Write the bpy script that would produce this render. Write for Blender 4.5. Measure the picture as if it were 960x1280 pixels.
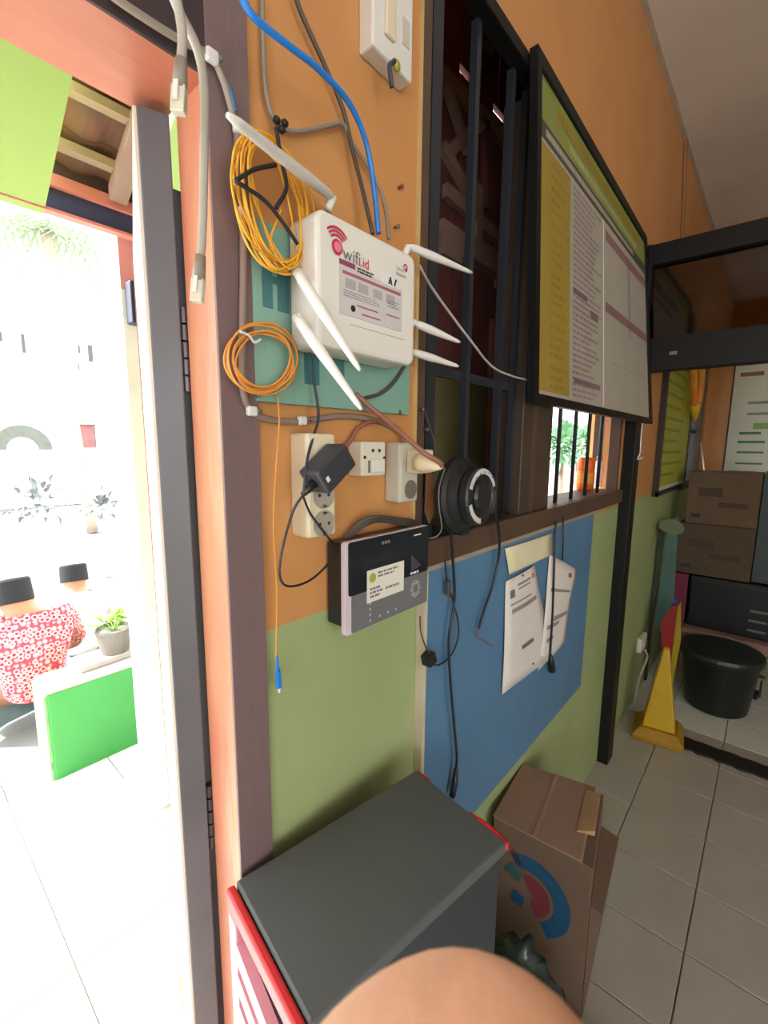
import bpy, bmesh, math, random
from mathutils import Vector, Matrix, noise as mnoise

for o in list(bpy.data.objects):
    bpy.data.objects.remove(o, do_unlink=True)
SC = bpy.context.scene
COL = SC.collection
random.seed(7)

# ------------------------------------------------------------------ camera
FPX, CX, CY = 563.12, 480.0, 640.0           # focal length and centre for a 960 x 1280 frame
EYE = Vector((0.0, 0.0, 1.724))
PITCH, ROLL, YAW = 0.14644, -0.00814, 0.71428
fw = Vector((math.cos(YAW)*math.cos(PITCH), math.sin(YAW)*math.cos(PITCH), -math.sin(PITCH)))
r0 = Vector((math.sin(YAW), -math.cos(YAW), 0)); d0 = fw.cross(r0)
RT = r0*math.cos(ROLL) + d0*math.sin(ROLL)
DN = -r0*math.sin(ROLL) + d0*math.cos(ROLL)
cam = bpy.data.cameras.new('camera'); camo = bpy.data.objects.new('camera', cam); COL.objects.link(camo)
rot = Matrix((RT, -DN, -fw)).transposed()
camo.matrix_world = Matrix.Translation(EYE) @ rot.to_4x4()
cam.sensor_fit = 'HORIZONTAL'; cam.sensor_width = 36.0; cam.lens = FPX/960*36.0
cam.clip_start = 0.005; cam.clip_end = 200
cam.dof.use_dof = True; cam.dof.focus_distance = 1.1; cam.dof.aperture_fstop = 30.0
SC.camera = camo

# ------------------------------------------------------------------ light
world = bpy.data.worlds.new('world'); SC.world = world; world.use_nodes = True
bg = world.node_tree.nodes['Background']
bg.inputs[0].default_value = (0.93, 0.97, 1.0, 1); bg.inputs[1].default_value = 4.0
sun = bpy.data.lights.new('sun', 'SUN'); suno = bpy.data.objects.new('sun', sun); COL.objects.link(suno)
sun.energy = 8.5; sun.angle = 0.01; sun.color = (1.0, 0.96, 0.88)
suno.rotation_euler = Vector((-0.62, 0.62, 0.80)).to_track_quat('Z', 'Y').to_euler()
suno.location = (-3, 4, 6)
SC.view_settings.view_transform = 'Standard'; SC.view_settings.look = 'None'
SC.view_settings.gamma = 1.0; SC.view_settings.use_curve_mapping = False
SC.view_settings.exposure = 0.8

# ------------------------------------------------------------------ helpers
def ray(x, y): return RT*((x-CX)/FPX) + DN*((y-CY)/FPX) + fw
def W(x, y, Y): v = ray(x, y); return EYE + v*(Y/v.y)             # point on a plane parallel to the wall
def F(x, y, z=0.0): v = ray(x, y); return EYE + v*((z-EYE.z)/v.z)   # point on a level plane
def S(x, y, X): v = ray(x, y); return EYE + v*(X/v.x)             # point on a plane across the room

def lin(c):
    c /= 255.0
    return c/12.92 if c <= 0.04045 else ((c+0.055)/1.055)**2.4
def rgb(t): return (lin(t[0]), lin(t[1]), lin(t[2]), 1.0)

MATS = {}
def mat(name, col, rough=0.6, metal=0.0, var=0.12, scale=8.0, bump=0.0, bscale=60.0, col2=None, emit=0.0, trans=0.0, alpha=1.0, spec=0.5, stretch=(1,1,1)):
    if name in MATS: return MATS[name]
    m = bpy.data.materials.new(name); m.use_nodes = True
    nt = m.node_tree; N = nt.nodes; L = nt.links
    b = N['Principled BSDF']
    b.inputs['Roughness'].default_value = rough; b.inputs['Metallic'].default_value = metal
    b.inputs['Specular IOR Level'].default_value = spec
    tc = N.new('ShaderNodeTexCoord'); mp = N.new('ShaderNodeMapping'); mp.inputs['Scale'].default_value = stretch
    L.new(tc.outputs['Object'], mp.inputs['Vector'])
    nz = N.new('ShaderNodeTexNoise'); nz.inputs['Scale'].default_value = scale; nz.inputs['Detail'].default_value = 5
    L.new(mp.outputs['Vector'], nz.inputs['Vector'])
    mx = N.new('ShaderNodeMix'); mx.data_type = 'RGBA'
    a = rgb(col); c2 = rgb(col2) if col2 else tuple(v*(1-var*2) for v in a[:3])+(1,)
    mx.inputs[6].default_value = a; mx.inputs[7].default_value = c2
    rmp = N.new('ShaderNodeMapRange'); rmp.inputs[1].default_value = 0.35; rmp.inputs[2].default_value = 0.75
    L.new(nz.outputs['Fac'], rmp.inputs[0]); L.new(rmp.outputs[0], mx.inputs[0])
    L.new(mx.outputs[2], b.inputs['Base Color'])
    if bump > 0:
        n2 = N.new('ShaderNodeTexNoise'); n2.inputs['Scale'].default_value = bscale; n2.inputs['Detail'].default_value = 3
        L.new(mp.outputs['Vector'], n2.inputs['Vector'])
        bp = N.new('ShaderNodeBump'); bp.inputs['Strength'].default_value = bump; bp.inputs['Distance'].default_value = 0.01
        L.new(n2.outputs['Fac'], bp.inputs['Height']); L.new(bp.outputs['Normal'], b.inputs['Normal'])
    if trans: b.inputs['Transmission Weight'].default_value = trans
    MATS[name] = m; return m

def spline(pts, n=10):
    P = [Vector(p) for p in pts]
    if len(P) < 3:
        return [P[0].lerp(P[1], i/n) for i in range(n+1)]
    Q = [2*P[0]-P[1]] + P + [2*P[-1]-P[-2]]; out = []
    for i in range(1, len(Q)-2):
        a, b, c, d = Q[i-1:i+3]
        for k in range(n):
            t = k/n
            out.append(0.5*((2*b) + (c-a)*t + (2*a-5*b+4*c-d)*t*t + (3*b-a-3*c+d)*t**3))
    out.append(P[-1]); return out

class MB:
    def __init__(s): s.v = []; s.f = []
    def quad(s, a, b, c, d):
        n = len(s.v); s.v += [Vector(a), Vector(b), Vector(c), Vector(d)]; s.f.append((n, n+1, n+2, n+3)); return s
    def box(s, x0, x1, y0, y1, z0, z1):
        return s.obox((x0, y0, z0), (x1-x0, 0, 0), (0, y1-y0, 0), (0, 0, z1-z0))
    def obox(s, o, u, v, w):
        o, u, v, w = map(Vector, (o, u, v, w)); n = len(s.v)
        if u.cross(v).dot(w) < 0: u, v = v, u
        s.v += [o, o+u, o+u+v, o+v, o+w, o+u+w, o+u+v+w, o+v+w]
        s.f += [(n+3, n+2, n+1, n), (n+4, n+5, n+6, n+7), (n, n+1, n+5, n+4), (n+1, n+2, n+6, n+5), (n+2, n+3, n+7, n+6), (n+3, n, n+4, n+7)]
        return s
    def hexa(s, lo, hi):     # two quads, lower and upper, same winding
        n = len(s.v); s.v += [Vector(p) for p in lo] + [Vector(p) for p in hi]
        s.f += [(n+3, n+2, n+1, n), (n+4, n+5, n+6, n+7)] + [(n+i, n+(i+1) % 4, n+4+(i+1) % 4, n+4+i) for i in range(4)]
        return s
    def prism(s, poly, ext):
        ext = Vector(ext); n = len(s.v); k = len(poly); P = [Vector(p) for p in poly]
        s.v += P + [p+ext for p in P]
        s.f.append(tuple(range(n+k-1, n-1, -1))); s.f.append(tuple(range(n+k, n+2*k)))
        for i in range(k): s.f.append((n+i, n+(i+1) % k, n+k+(i+1) % k, n+k+i))
        return s
    def tube(s, pts, r, seg=8, cap=True):
        P = [Vector(p) for p in pts]; n0 = len(s.v); k = len(P)
        R = r if isinstance(r, (list, tuple)) else [r]*k
        up = None
        for i, p in enumerate(P):
            t = (P[min(i+1, k-1)] - P[max(i-1, 0)])
            t = t.normalized() if t.length > 1e-9 else Vector((0, 0, 1))
            if up is None:
                up = t.orthogonal().normalized()
            else:
                up = (up - t*up.dot(t)); up = up.normalized() if up.length > 1e-6 else t.orthogonal().normalized()
            w = t.cross(up)
            for j in range(seg):
                a = 2*math.pi*j/seg
                s.v.append(p + (up*math.cos(a) + w*math.sin(a))*R[i])
        for i in range(k-1):
            for j in range(seg):
                a = n0+i*seg+j; b = n0+i*seg+(j+1) % seg
                s.f.append((a, b, b+seg, a+seg))
        if cap:
            s.f.append(tuple(n0+j for j in range(seg-1, -1, -1))); s.f.append(tuple(n0+(k-1)*seg+j for j in range(seg)))
        return s
    def lathe(s, o, axis, prof, seg=32, a0=0.0, a1=2*math.pi, ref=None):
        o = Vector(o); ax = Vector(axis).normalized(); u = Vector(ref).normalized() if ref else ax.orthogonal().normalized()
        u = (u-ax*u.dot(ax)).normalized(); w = ax.cross(u); n0 = len(s.v); k = len(prof); full = abs(a1-a0-2*math.pi) < 1e-6
        m = seg if full else seg+1
        for i in range(m):
            a = a0+(a1-a0)*i/seg; dirv = u*math.cos(a)+w*math.sin(a)
            for (r, h) in prof: s.v.append(o+dirv*r+ax*h)
        for i in range(seg):
            for j in range(k-1):
                a = n0+i*k+j; b = n0+((i+1) % m)*k+j
                s.f.append((a, b, b+1, a+1))
        return s
    def ball(s, c, rx, ry=None, rz=None, seg=16, rings=10, rotm=None, nz=0.0, nsc=6.0):
        c = Vector(c); ry = ry or rx; rz = rz or rx; n0 = len(s.v)
        for i in range(rings+1):
            th = math.pi*i/rings
            for j in range(seg):
                ph = 2*math.pi*j/seg
                q = Vector((rx*math.sin(th)*math.cos(ph), ry*math.sin(th)*math.sin(ph), rz*math.cos(th)))
                if nz: q *= 1+nz*mnoise.noise((q*nsc)+c)
                if rotm: q = rotm @ q
                s.v.append(c+q)
        for i in range(rings):
            for j in range(seg):
                a = n0+i*seg+j; b = n0+i*seg+(j+1) % seg
                s.f.append((a, a+seg, b+seg, b))
        return s
    def build(s, name, m, parent=None, bevel=0.0, smooth=False, subsurf=0, solid=0.0):
        vs = s.v
        if parent is None:
            lo = Vector([min(v[i] for v in vs) for i in range(3)]); hi = Vector([max(v[i] for v in vs) for i in range(3)])
            org = Vector(((lo.x+hi.x)/2, (lo.y+hi.y)/2, lo.z))
        else:
            org = ORG[parent.name]
        me = bpy.data.meshes.new(name); me.from_pydata([tuple(v-org) for v in vs], [], s.f); me.update()
        bm = bmesh.new(); bm.from_mesh(me); bmesh.ops.remove_doubles(bm, verts=bm.verts, dist=1e-6)
        bmesh.ops.recalc_face_normals(bm, faces=bm.faces); bm.to_mesh(me); bm.free()
        if smooth:
            for p in me.polygons: p.use_smooth = True
        o = bpy.data.objects.new(name, me); COL.objects.link(o)
        me.materials.append(m)
        if parent is None:
            o.location = org; ORG[o.name] = org
        else:
            o.parent = parent; ORG[o.name] = org
        if bevel:
            b = o.modifiers.new('bevel', 'BEVEL'); b.width = bevel; b.segments = 2; b.limit_method = 'ANGLE'; b.angle_limit = math.radians(40)
        if solid:
            b = o.modifiers.new('solid', 'SOLIDIFY'); b.thickness = solid; b.offset = 0
        if subsurf:
            b = o.modifiers.new('sub', 'SUBSURF'); b.levels = subsurf; b.render_levels = subsurf
        return o
ORG = {}
def thing(name, label, cat, loc, group=None):
    o = bpy.data.objects.new(name, None); COL.objects.link(o); o.location = loc; ORG[o.name] = Vector(loc)
    o.empty_display_size = 0.05
    tag(o, label, cat, group); return o
def tag(o, label, cat, group=None):
    o['label'] = label; o['category'] = cat
    if group: o['group'] = group
    return o
def struct(name, loc=(0, 0, 0)):
    o = bpy.data.objects.new(name, None); COL.objects.link(o); o.location = loc; ORG[o.name] = Vector(loc)
    o.empty_display_size = 0.05
    o['kind'] = 'structure'; return o
def st(o): o['kind'] = 'structure'; return o
def lab(o, t): o['label'] = t; return o

def text_mesh(name, txt, o, u, v, size, m, parent, lift=0.0006, shear=0.0, align='LEFT', fit=None):
    cu = bpy.data.curves.new('t', 'FONT'); cu.body = txt; cu.size = 1.0; cu.align_x = align; cu.shear = shear
    to = bpy.data.objects.new('t', cu); COL.objects.link(to)
    dg = bpy.context.evaluated_depsgraph_get(); me = bpy.data.meshes.new_from_object(to.evaluated_get(dg))
    if fit: x_ = [p.co.x for p in me.vertices]; size = fit/(max(x_)-min(x_))
    o = Vector(o); u = Vector(u).normalized(); v = Vector(v).normalized(); n = u.cross(v)
    b = MB(); b.v = [o+u*(p.co.x*size)+v*(p.co.y*size)+n*lift for p in me.vertices]; b.f = [tuple(p.vertices) for p in me.polygons]
    bpy.data.objects.remove(to, do_unlink=True); bpy.data.curves.remove(cu)
    return b.build(name, m, parent)

def print_lines(b, o, u, v, w, h, rows, rnd, fill=0.55, lift=0.0008, words=True, wmin=0.02, wmax=0.07):
    """rows of small word-like marks, for print too small to read"""
    o = Vector(o); u = Vector(u); v = Vector(v); n = u.cross(v).normalized()*lift
    for i in range(rows):
        y0 = h*(1-(i+1)/rows)+h/rows*(1-fill)/2; y1 = y0+h/rows*fill
        x = 0.0; end = w*rnd.uniform(0.65, 1.0)
        while x < end:
            ww = min(rnd.uniform(wmin, wmax), end-x)
            b.quad(o+u*x+v*y0+n, o+u*(x+ww)+v*y0+n, o+u*(x+ww)+v*y1+n, o+u*x+v*y1+n)
            x += ww+(wmin*0.35 if words else 0)
    return b

D = 0.59            # face of the cable wall
ZB = 1.43           # top of the green dado
EX, EY, EZ = Vector((1, 0, 0)), Vector((0, 1, 0)), Vector((0, 0, 1))
# ------------------------------------------------------------------ materials of the place
def wall_mat():
    m = bpy.data.materials.new('two_tone_wall_paint'); m.use_nodes = True; nt = m.node_tree; N = nt.nodes; L = nt.links
    b = N['Principled BSDF']; b.inputs['Roughness'].default_value = 0.55
    g = N.new('ShaderNodeNewGeometry'); sp = N.new('ShaderNodeSeparateXYZ'); L.new(g.outputs['Position'], sp.inputs[0])
    nz = N.new('ShaderNodeTexNoise'); nz.inputs['Scale'].default_value = 9; nz.inputs['Detail'].default_value = 4; L.new(g.outputs['Position'], nz.inputs['Vector'])
    wob = N.new('ShaderNodeMath'); wob.operation = 'MULTIPLY_ADD'; wob.inputs[1].default_value = 0.012; L.new(nz.outputs['Fac'], wob.inputs[0]); L.new(sp.outputs['Z'], wob.inputs[2])
    gt = N.new('ShaderNodeMath'); gt.operation = 'GREATER_THAN'; gt.inputs[1].default_value = ZB+0.006; L.new(wob.outputs[0], gt.inputs[0])
    n2 = N.new('ShaderNodeTexNoise'); n2.inputs['Scale'].default_value = 3.5; n2.inputs['Detail'].default_value = 6; L.new(g.outputs['Position'], n2.inputs['Vector'])
    mr = N.new('ShaderNodeMapRange'); mr.inputs[1].default_value = 0.38; mr.inputs[2].default_value = 0.72; L.new(n2.outputs['Fac'], mr.inputs[0])
    def pair(a, c):
        x = N.new('ShaderNodeMix'); x.data_type = 'RGBA'; x.inputs[6].default_value = rgb(a); x.inputs[7].default_value = rgb(c); L.new(mr.outputs[0], x.inputs[0]); return x
    og = pair((200, 142, 84), (190, 131, 77)); gr = pair((160, 172, 120), (148, 162, 108))
    mx = N.new('ShaderNodeMix'); mx.data_type = 'RGBA'; L.new(gt.outputs[0], mx.inputs[0]); L.new(gr.outputs[2], mx.inputs[6]); L.new(og.outputs[2], mx.inputs[7])
    L.new(mx.outputs[2], b.inputs['Base Color'])
    bp = N.new('ShaderNodeBump'); bp.inputs['Strength'].default_value = 0.12; bp.inputs['Distance'].default_value = 0.01; L.new(n2.outputs['Fac'], bp.inputs['Height']); L.new(bp.outputs['Normal'], b.inputs['Normal'])
    return m
MWALL = wall_mat()
M_ceil = mat('ceiling_paint', (226, 210, 196), 0.8, var=0.06, scale=2, bump=0.05)
M_tile = mat('floor_tile_glaze', (172, 168, 156), 0.28, var=0.06, scale=5)
M_grout = mat('floor_grout', (110, 105, 96), 0.9)
M_ptile = mat('porch_tile_glaze', (200, 202, 198), 0.3, var=0.03)
M_red = mat('red_brown_door_paint', (158, 90, 70), 0.42, var=0.10, scale=7, bump=0.25, bscale=30, stretch=(1, 1, 0.25))
M_dkred = mat('dark_maroon_paint', (96, 64, 60), 0.45, var=0.12, scale=5)
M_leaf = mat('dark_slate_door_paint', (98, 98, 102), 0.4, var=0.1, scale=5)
M_brownfr = mat('brown_window_frame_paint', (92, 70, 56), 0.5, var=0.15, scale=6, bump=0.15)
M_black = mat('black_post_paint', (20, 21, 22), 0.5, var=0.1, spec=0.3)
M_iron = mat('blue_black_iron', (44, 48, 54), 0.45, var=0.15)
M_cream = mat('cream_corner_highlight', (205, 170, 110), 0.6)

# ------------------------------------------------------------------ floors
fl = struct('floor', (0, 0, 0))
MB().box(-2.0, 5.7, -3.4, 0.60, -0.12, -0.005).build('floor_base', M_grout, fl)
tm = None
T = 0.30
def tile_mesh(name, s, h, m):
    bm = bmesh.new(); a = s/2-0.0022; c = a-0.0018
    vs = [bm.verts.new((sx*a, sy*a, -h)) for sx, sy in ((-1, -1), (1, -1), (1, 1), (-1, 1))]
    vm = [bm.verts.new((sx*a, sy*a, -0.0015)) for sx, sy in ((-1, -1), (1, -1), (1, 1), (-1, 1))]
    vt = [bm.verts.new((sx*c, sy*c, 0)) for sx, sy in ((-1, -1), (1, -1), (1, 1), (-1, 1))]
    for A, B in ((vs, vm), (vm, vt)):
        for i in range(4): bm.faces.new((A[i], A[(i+1) % 4], B[(i+1) % 4], B[i]))
    bm.faces.new(vt); me = bpy.data.meshes.new(name); bm.to_mesh(me); bm.free(); me.materials.append(m); return me
tm = tile_mesh('tile', T, 0.006, M_tile)
M_tile2 = mat('white_floor_tile_glaze', (214, 218, 208), 0.25, var=0.04)
tm2 = tile_mesh('white_tile', T, 0.006, M_tile2)
for i in range(-8, 12):
    for j in range(-6, 1):
        if i < -1 and j < -3: continue
        o = bpy.data.objects.new('tile', tm2 if i > 3 else tm); COL.objects.link(o); o.parent = fl
        o.location = (1.985+T*(i+0.5), 0.3715+T*(j+0.5)-0.0, 0)
M_conc0 = mat('threshold_concrete', (190, 186, 178), 0.8)
pf = struct('floor_porch', (0, 0.6, 0))
MB().box(-1.6, 7.5, 0.60, 2.66, -0.12, -0.005).build('porch_base', M_grout, pf)
MB().box(-1.6, 0.39, 0.60, 0.722, -0.005, 0.004).build('threshold', M_conc0, pf)
pt = tile_mesh('porch_tile', 0.43, 0.006, M_ptile)
for i in range(-3, 12):
    for j in range(0, 5):
        o = bpy.data.objects.new('tile', pt); COL.objects.link(o); o.parent = pf
        o.location = (0.29+0.43*(i+0.5), 0.725+0.43*(j+0.5)-0.6, 0)
M_pave = mat('grey_pavement', (128, 128, 124), 0.85, var=0.2, scale=2.5, bump=0.5, bscale=8)
st(MB().box(-12, 30, 2.66, 40, -0.15, -0.02).build('ground_pavement', M_pave))

# ------------------------------------------------------------------ shell of the room
CEIL = 3.475
w = MB()
XD0, XD1 = -0.95, 0.327        # door opening between the jambs
WX0, WX1, WZ0, WZ1 = 0.776, 2.47, 1.50, 2.72
V0, V1, VZ0, VZ1 = 4.30, 5.30, 1.42, 2.50
TH = 0.72
w.box(-2.0, XD0-0.06, D, TH, 0, CEIL)
w.box(XD0-0.06, 0.387, D, TH, 2.70, CEIL)
w.box(0.387, WX0, D, TH, 0, CEIL)
w.box(WX0, WX1, D, TH, 0, WZ0)
w.box(WX0, WX1, D, D+0.04, WZ1, CEIL)
w.box(WX1, 2.64, D, D+0.04, 0, CEIL); w.box(2.64, V0, D, TH, 0, CEIL)
w.box(V0, V1, D, TH, 0, VZ0); w.box(V0, V1, D, TH, VZ1, CEIL)
w.box(V1, 5.7, D, TH, 0, CEIL)
st(w.build('wall_front', MWALL))
st(MB().box(5.55, 5.70, -3.4, D, 0, CEIL).build('wall_far', MWALL))
wl = MB(); wl.box(-2.12, -2.0, -3.4, TH, 0, 1.0); wl.box(-2.12, -2.0, -3.4, TH, 2.6, CEIL); wl.box(-2.12, -2.0, -0.6, TH, 1.0, 2.6); wl.box(-2.12, -2.0, -3.4, -2.6, 1.0, 2.6)  # unseen side wall, its opening added to let in daylight
st(wl.build('wall_left', MWALL))
wb = MB(); wb.box(-2.12, 5.7, -3.52, -3.4, 0, 0.7); wb.box(-2.12, 5.7, -3.52, -3.4, 2.75, CEIL)  # unseen rear wall, opening added and sized for the daylight it gives
for a, b in ((-2.12, -1.7), (0.1, 5.7)): wb.box(a, b, -3.52, -3.4, 0.7, 2.75)
st(wb.build('wall_back', MWALL))
st(MB().box(-2.12, 5.7, -3.52, TH, CEIL, CEIL+0.1).build('ceiling', M_ceil))
M_cove = mat('pale_cove_strip', (196, 178, 156), 0.7)
st(MB().box(-2.0, 5.55, D-0.022, D, CEIL-0.02, CEIL).build('trim_1', M_cove))
# corner highlight put in as a cream strip where the cable wall meets the window
tr = MB().box(WX0-0.006, WX0+0.004, D-0.004, D+0.004, WZ0+0.0, CEIL-0.03); st(tr.build('trim_2', M_cream))
# thin conduit on the upper wall near the far corner
mconduit = mat('orange_painted_conduit', (150, 100, 50), 0.6)
st(MB().tube([W(857, 170, D-0.008), W(852, 306, D-0.008)], 0.012).build('trim_3', mconduit))

# ------------------------------------------------------------------ door 1 : frame and the open leaf
d1 = struct('door_1', (0.327, D, 0))
ZH = 2.172
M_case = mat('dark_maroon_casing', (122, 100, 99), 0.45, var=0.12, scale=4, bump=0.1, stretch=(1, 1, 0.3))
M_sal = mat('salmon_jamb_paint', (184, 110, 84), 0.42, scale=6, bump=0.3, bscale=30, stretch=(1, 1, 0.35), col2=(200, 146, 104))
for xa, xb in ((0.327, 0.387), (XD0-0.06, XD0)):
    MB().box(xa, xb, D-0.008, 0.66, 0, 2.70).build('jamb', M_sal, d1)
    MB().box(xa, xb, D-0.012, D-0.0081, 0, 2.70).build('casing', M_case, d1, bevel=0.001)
MB().box(XD0, 0.327, D-0.008, 0.705, ZH, ZH+0.10).build('head', mat('salmon_head_paint', (176, 98, 76), 0.45, scale=5, bump=0.4, bscale=25, stretch=(0.3, 1, 1), col2=(190, 120, 94)), d1)
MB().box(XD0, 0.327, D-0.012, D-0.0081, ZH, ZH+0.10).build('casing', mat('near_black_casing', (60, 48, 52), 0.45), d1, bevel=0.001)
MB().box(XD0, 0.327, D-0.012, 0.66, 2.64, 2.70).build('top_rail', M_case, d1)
MB().box(XD0, 0.327, 0.63, 0.655, ZH+0.10, 2.64).build('transom_panel', MWALL, d1)
hx, hy = 0.277, 0.676
end = F(166, 318, 2.16)
du = (Vector((end.x, end.y, 0))-Vector((hx, hy, 0))); LL = du.length; du.normalize(); dn = Vector((-du.y, du.x, 0))
def leafbox(a0, a1, t0, t1, z0, z1):
    o = Vector((hx, hy, 0)) + du*a0 + dn*t0
    return MB().obox(o+EZ*z0, du*(a1-a0), dn*(t1-t0), EZ*(z1-z0))
M_leafo = mat('sunlit_door_face', (226, 214, 196), 0.5, var=0.08, scale=4)  # cream tone paints the sunlight on this side of the slate leaf
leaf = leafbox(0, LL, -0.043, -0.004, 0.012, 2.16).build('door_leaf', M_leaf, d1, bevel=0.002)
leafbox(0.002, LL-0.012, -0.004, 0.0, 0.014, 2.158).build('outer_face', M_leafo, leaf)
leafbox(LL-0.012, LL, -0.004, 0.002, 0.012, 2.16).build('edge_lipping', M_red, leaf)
leafbox(LL-0.03, LL-0.014, 0.0, 0.012, 0.06, 0.2).build('bolt', mat('steel', (150, 150, 150), 0.35, 0.9), leaf)
for z in (0.35, 1.1, 1.86):
    hb = MB()
    for k in range(5): hb.tube([(0.325, 0.667, z-0.06+0.024*k), (0.325, 0.667, z-0.06+0.024*k+0.021)], 0.006, 10)
    hb.build('hinge', mat('dark_steel', (100, 96, 100), 0.4, 0.7), d1)

MB().box(0.3225, 0.342, 0.675, 0.70, 0.012, W(215, 235, 0.675).z).build('rebate_strip', M_leaf, leaf)

# ------------------------------------------------------------------ window 1 : timber frame, grille, mullion, sill
w1 = struct('window_1', (1.6, D, WZ0))
MB().box(WX0, WX0+0.045, D+0.005, 0.70, WZ0, WZ1).build('frame', M_brownfr, w1, bevel=0.003)
MB().box(WX1-0.035, WX1, D+0.002, D+0.05, WZ0, WZ1).build('frame', M_brownfr, w1, bevel=0.003)
MB().box(WX0+0.045, WX1-0.05, D-0.004, D+0.036, WZ1-0.03, WZ1+0.004).build('frame', M_black, w1, bevel=0.003)
xm0 = W(645, 560, D+0.02).x; xm1 = W(682, 560, D+0.02).x
MB().box(xm0, xm1, D+0.0, 0.70, WZ0+0.01, WZ1-0.03).build('mullion', mat('dark_brown_mullion', (74, 60, 50), 0.5), w1, bevel=0.004)
MB().box(xm0+0.07, xm0+0.085, D-0.008, D+0.0, WZ0+0.01, WZ1-0.03).build('mullion_bead', M_brownfr, w1)
MB().box(WX0-0.03, WX1+0.02, D-0.02, D+0.0, 1.452, 1.515).build('sill', M_brownfr, w1, bevel=0.004)
MB().box(WX0, WX1, D+0.0, 0.735, WZ0-0.002, 1.515).build('sill_ledge', M_brownfr, w1)
# grille, left bay
gy = D+0.035
MB().box(WX0+0.05, WX0+0.085, gy-0.028, gy+0.03, 1.515, WZ1-0.03).build('grille_stile', M_iron, w1)
bars = [W(592, 150, gy).x, W(637, 150, gy).x]
for x in bars + [xm0-0.015]:
    MB().box(x-0.009, x+0.009, gy-0.009, gy+0.009, 1.515, WZ1-0.03).build('bar', M_iron, w1)
zb = W(590, 472, gy).z
for z in (zb,):
    MB().box(WX0+0.085, xm0, gy+0.009, gy+0.016, z-0.012, z+0.012).build('crossbar', M_iron, w1)
# grille, right bay
for p in (696, 715.5, 732.5, 748):
    x = W(p, 590, gy).x
    MB().tube([(x, gy, 1.505), (x, gy, WZ1-0.03)], 0.008, 8).build('bar', M_iron, w1, smooth=True)
# casement of the right bay, swung outwards
MB().obox((2.66, 0.745, 1.52), (0.40, 0.05, 0), (-0.004, 0.035, 0), (0, 0, 1.15)).build('casement', M_brownfr, w1, bevel=0.003)
MB().box(xm1, xm1+0.02, D+0.02, 0.69, 1.515, WZ1-0.03).build('bay_lining', mat('tan_lining', (150, 125, 90), 0.6), w1)

# dark timber store built against the outside of the left bay
al = struct('wall_store', (1.1, 1.0, 1.3))
M_maroon = mat('dark_maroon_boards', (128, 74, 70), 0.7, var=0.2, scale=4)
M_timb = mat('weathered_timber', (164, 134, 118), 0.75, var=0.2, scale=6, bump=0.2)
M_olive = mat('olive_panel', (124, 116, 78), 0.6, var=0.15)
BY = 0.98
slitA = [W(575, 78, BY), W(590, 98, BY)]; slitB = [W(617, 131, BY), W(633, 152, BY)]
zs = sorted([slitA[0].z, slitA[1].z, slitB[0].z, slitB[1].z])
za, zc = slitA[0].z-0.02, slitA[0].z
xb0, xb1 = 0.82, 2.08
def boards(x0, x1, z0, z1):
    x = x0
    while x < x1-1e-4:
        e = min(x+0.14, x1)
        MB().box(x+0.002, e-0.002, BY, BY+0.02, z0, z1).build('board', M_maroon, al); x = e
boards(xb0, xb1, 1.3, zc-0.028)
boards(xb0, slitA[0].x, zc-0.028, zc); boards(slitA[1].x, slitB[0].x, zc-0.028, zc); boards(slitB[1].x, xb1, zc-0.028, zc)
boards(xb0, xb1, zc, 3.3)
MB().box(0.78, 0.82, 0.72, BY+0.02, 1.3, 3.3).build('side_board', M_maroon, al)
MB().hexa([(1.60, 0.735, 1.3), (1.63, 0.735, 1.3), (2.12, BY+0.02, 1.3), (2.08, BY+0.02, 1.3)], [(1.60, 0.735, 3.3), (1.63, 0.735, 3.3), (2.12, BY+0.02, 3.3), (2.08, BY+0.02, 3.3)]).build('side_board', M_timb, al)
MB().prism([(0.78, 0.735, 3.3), (1.63, 0.735, 3.3), (2.12, BY+0.02, 3.3), (0.78, BY+0.02, 3.3)], (0, 0, 0.03)).build('roof_board', M_maroon, al)
MB().prism([(0.78, 0.735, 1.27), (1.63, 0.735, 1.27), (2.12, BY+0.02, 1.27), (0.78, BY+0.02, 1.27)], (0, 0, 0.03)).build('base_board', M_maroon, al)
def brace(p, q, wd, Yb=BY-0.03, m=None):
    a = W(p[0], p[1], Yb); b = W(q[0], q[1], Yb); t = (b-a); n = Vector((-t.z, 0, t.x)).normalized()*wd/2
    MB().prism([a-n, b-n, b+n, a+n], (0, 0.025, 0)).build('brace', m or M_timb, al)
brace((548, 82), (680, 222), 0.05)
brace((562, 105), (588, 190), 0.03)
brace((562, 190), (608, 150), 0.04)
brace((556, 180), (600, 260), 0.035)
brace((560, 236), (640, 310), 0.045)
brace((600, 230), (600, 330), 0.05)
brace((610, 150), (613, 260), 0.04, m=M_maroon)
for p, q in (((555, 272), (578, 330)), ((586, 288), (628, 345)), ((632, 330), (656, 372))):
    a = W(p[0], p[1], BY-0.05); b = W(q[0], q[1], BY-0.05)
    MB().box(a.x, b.x, BY-0.05, BY, b.z, a.z).build('timber_block', M_timb, al)
zl = W(590, 470, BY-0.03).z
MB().box(xb0, W(600, 540, BY).x, BY-0.03, BY-0.01, 1.3, zl-0.03).build('olive_panel', M_olive, al)
MB().box(W(604, 540, BY).x, W(616, 540, BY).x, BY-0.03, BY-0.01, 1.3, zl+0.25).build('timber_strip', mat('tan_strip', (150, 100, 66), 0.6), al)

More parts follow.
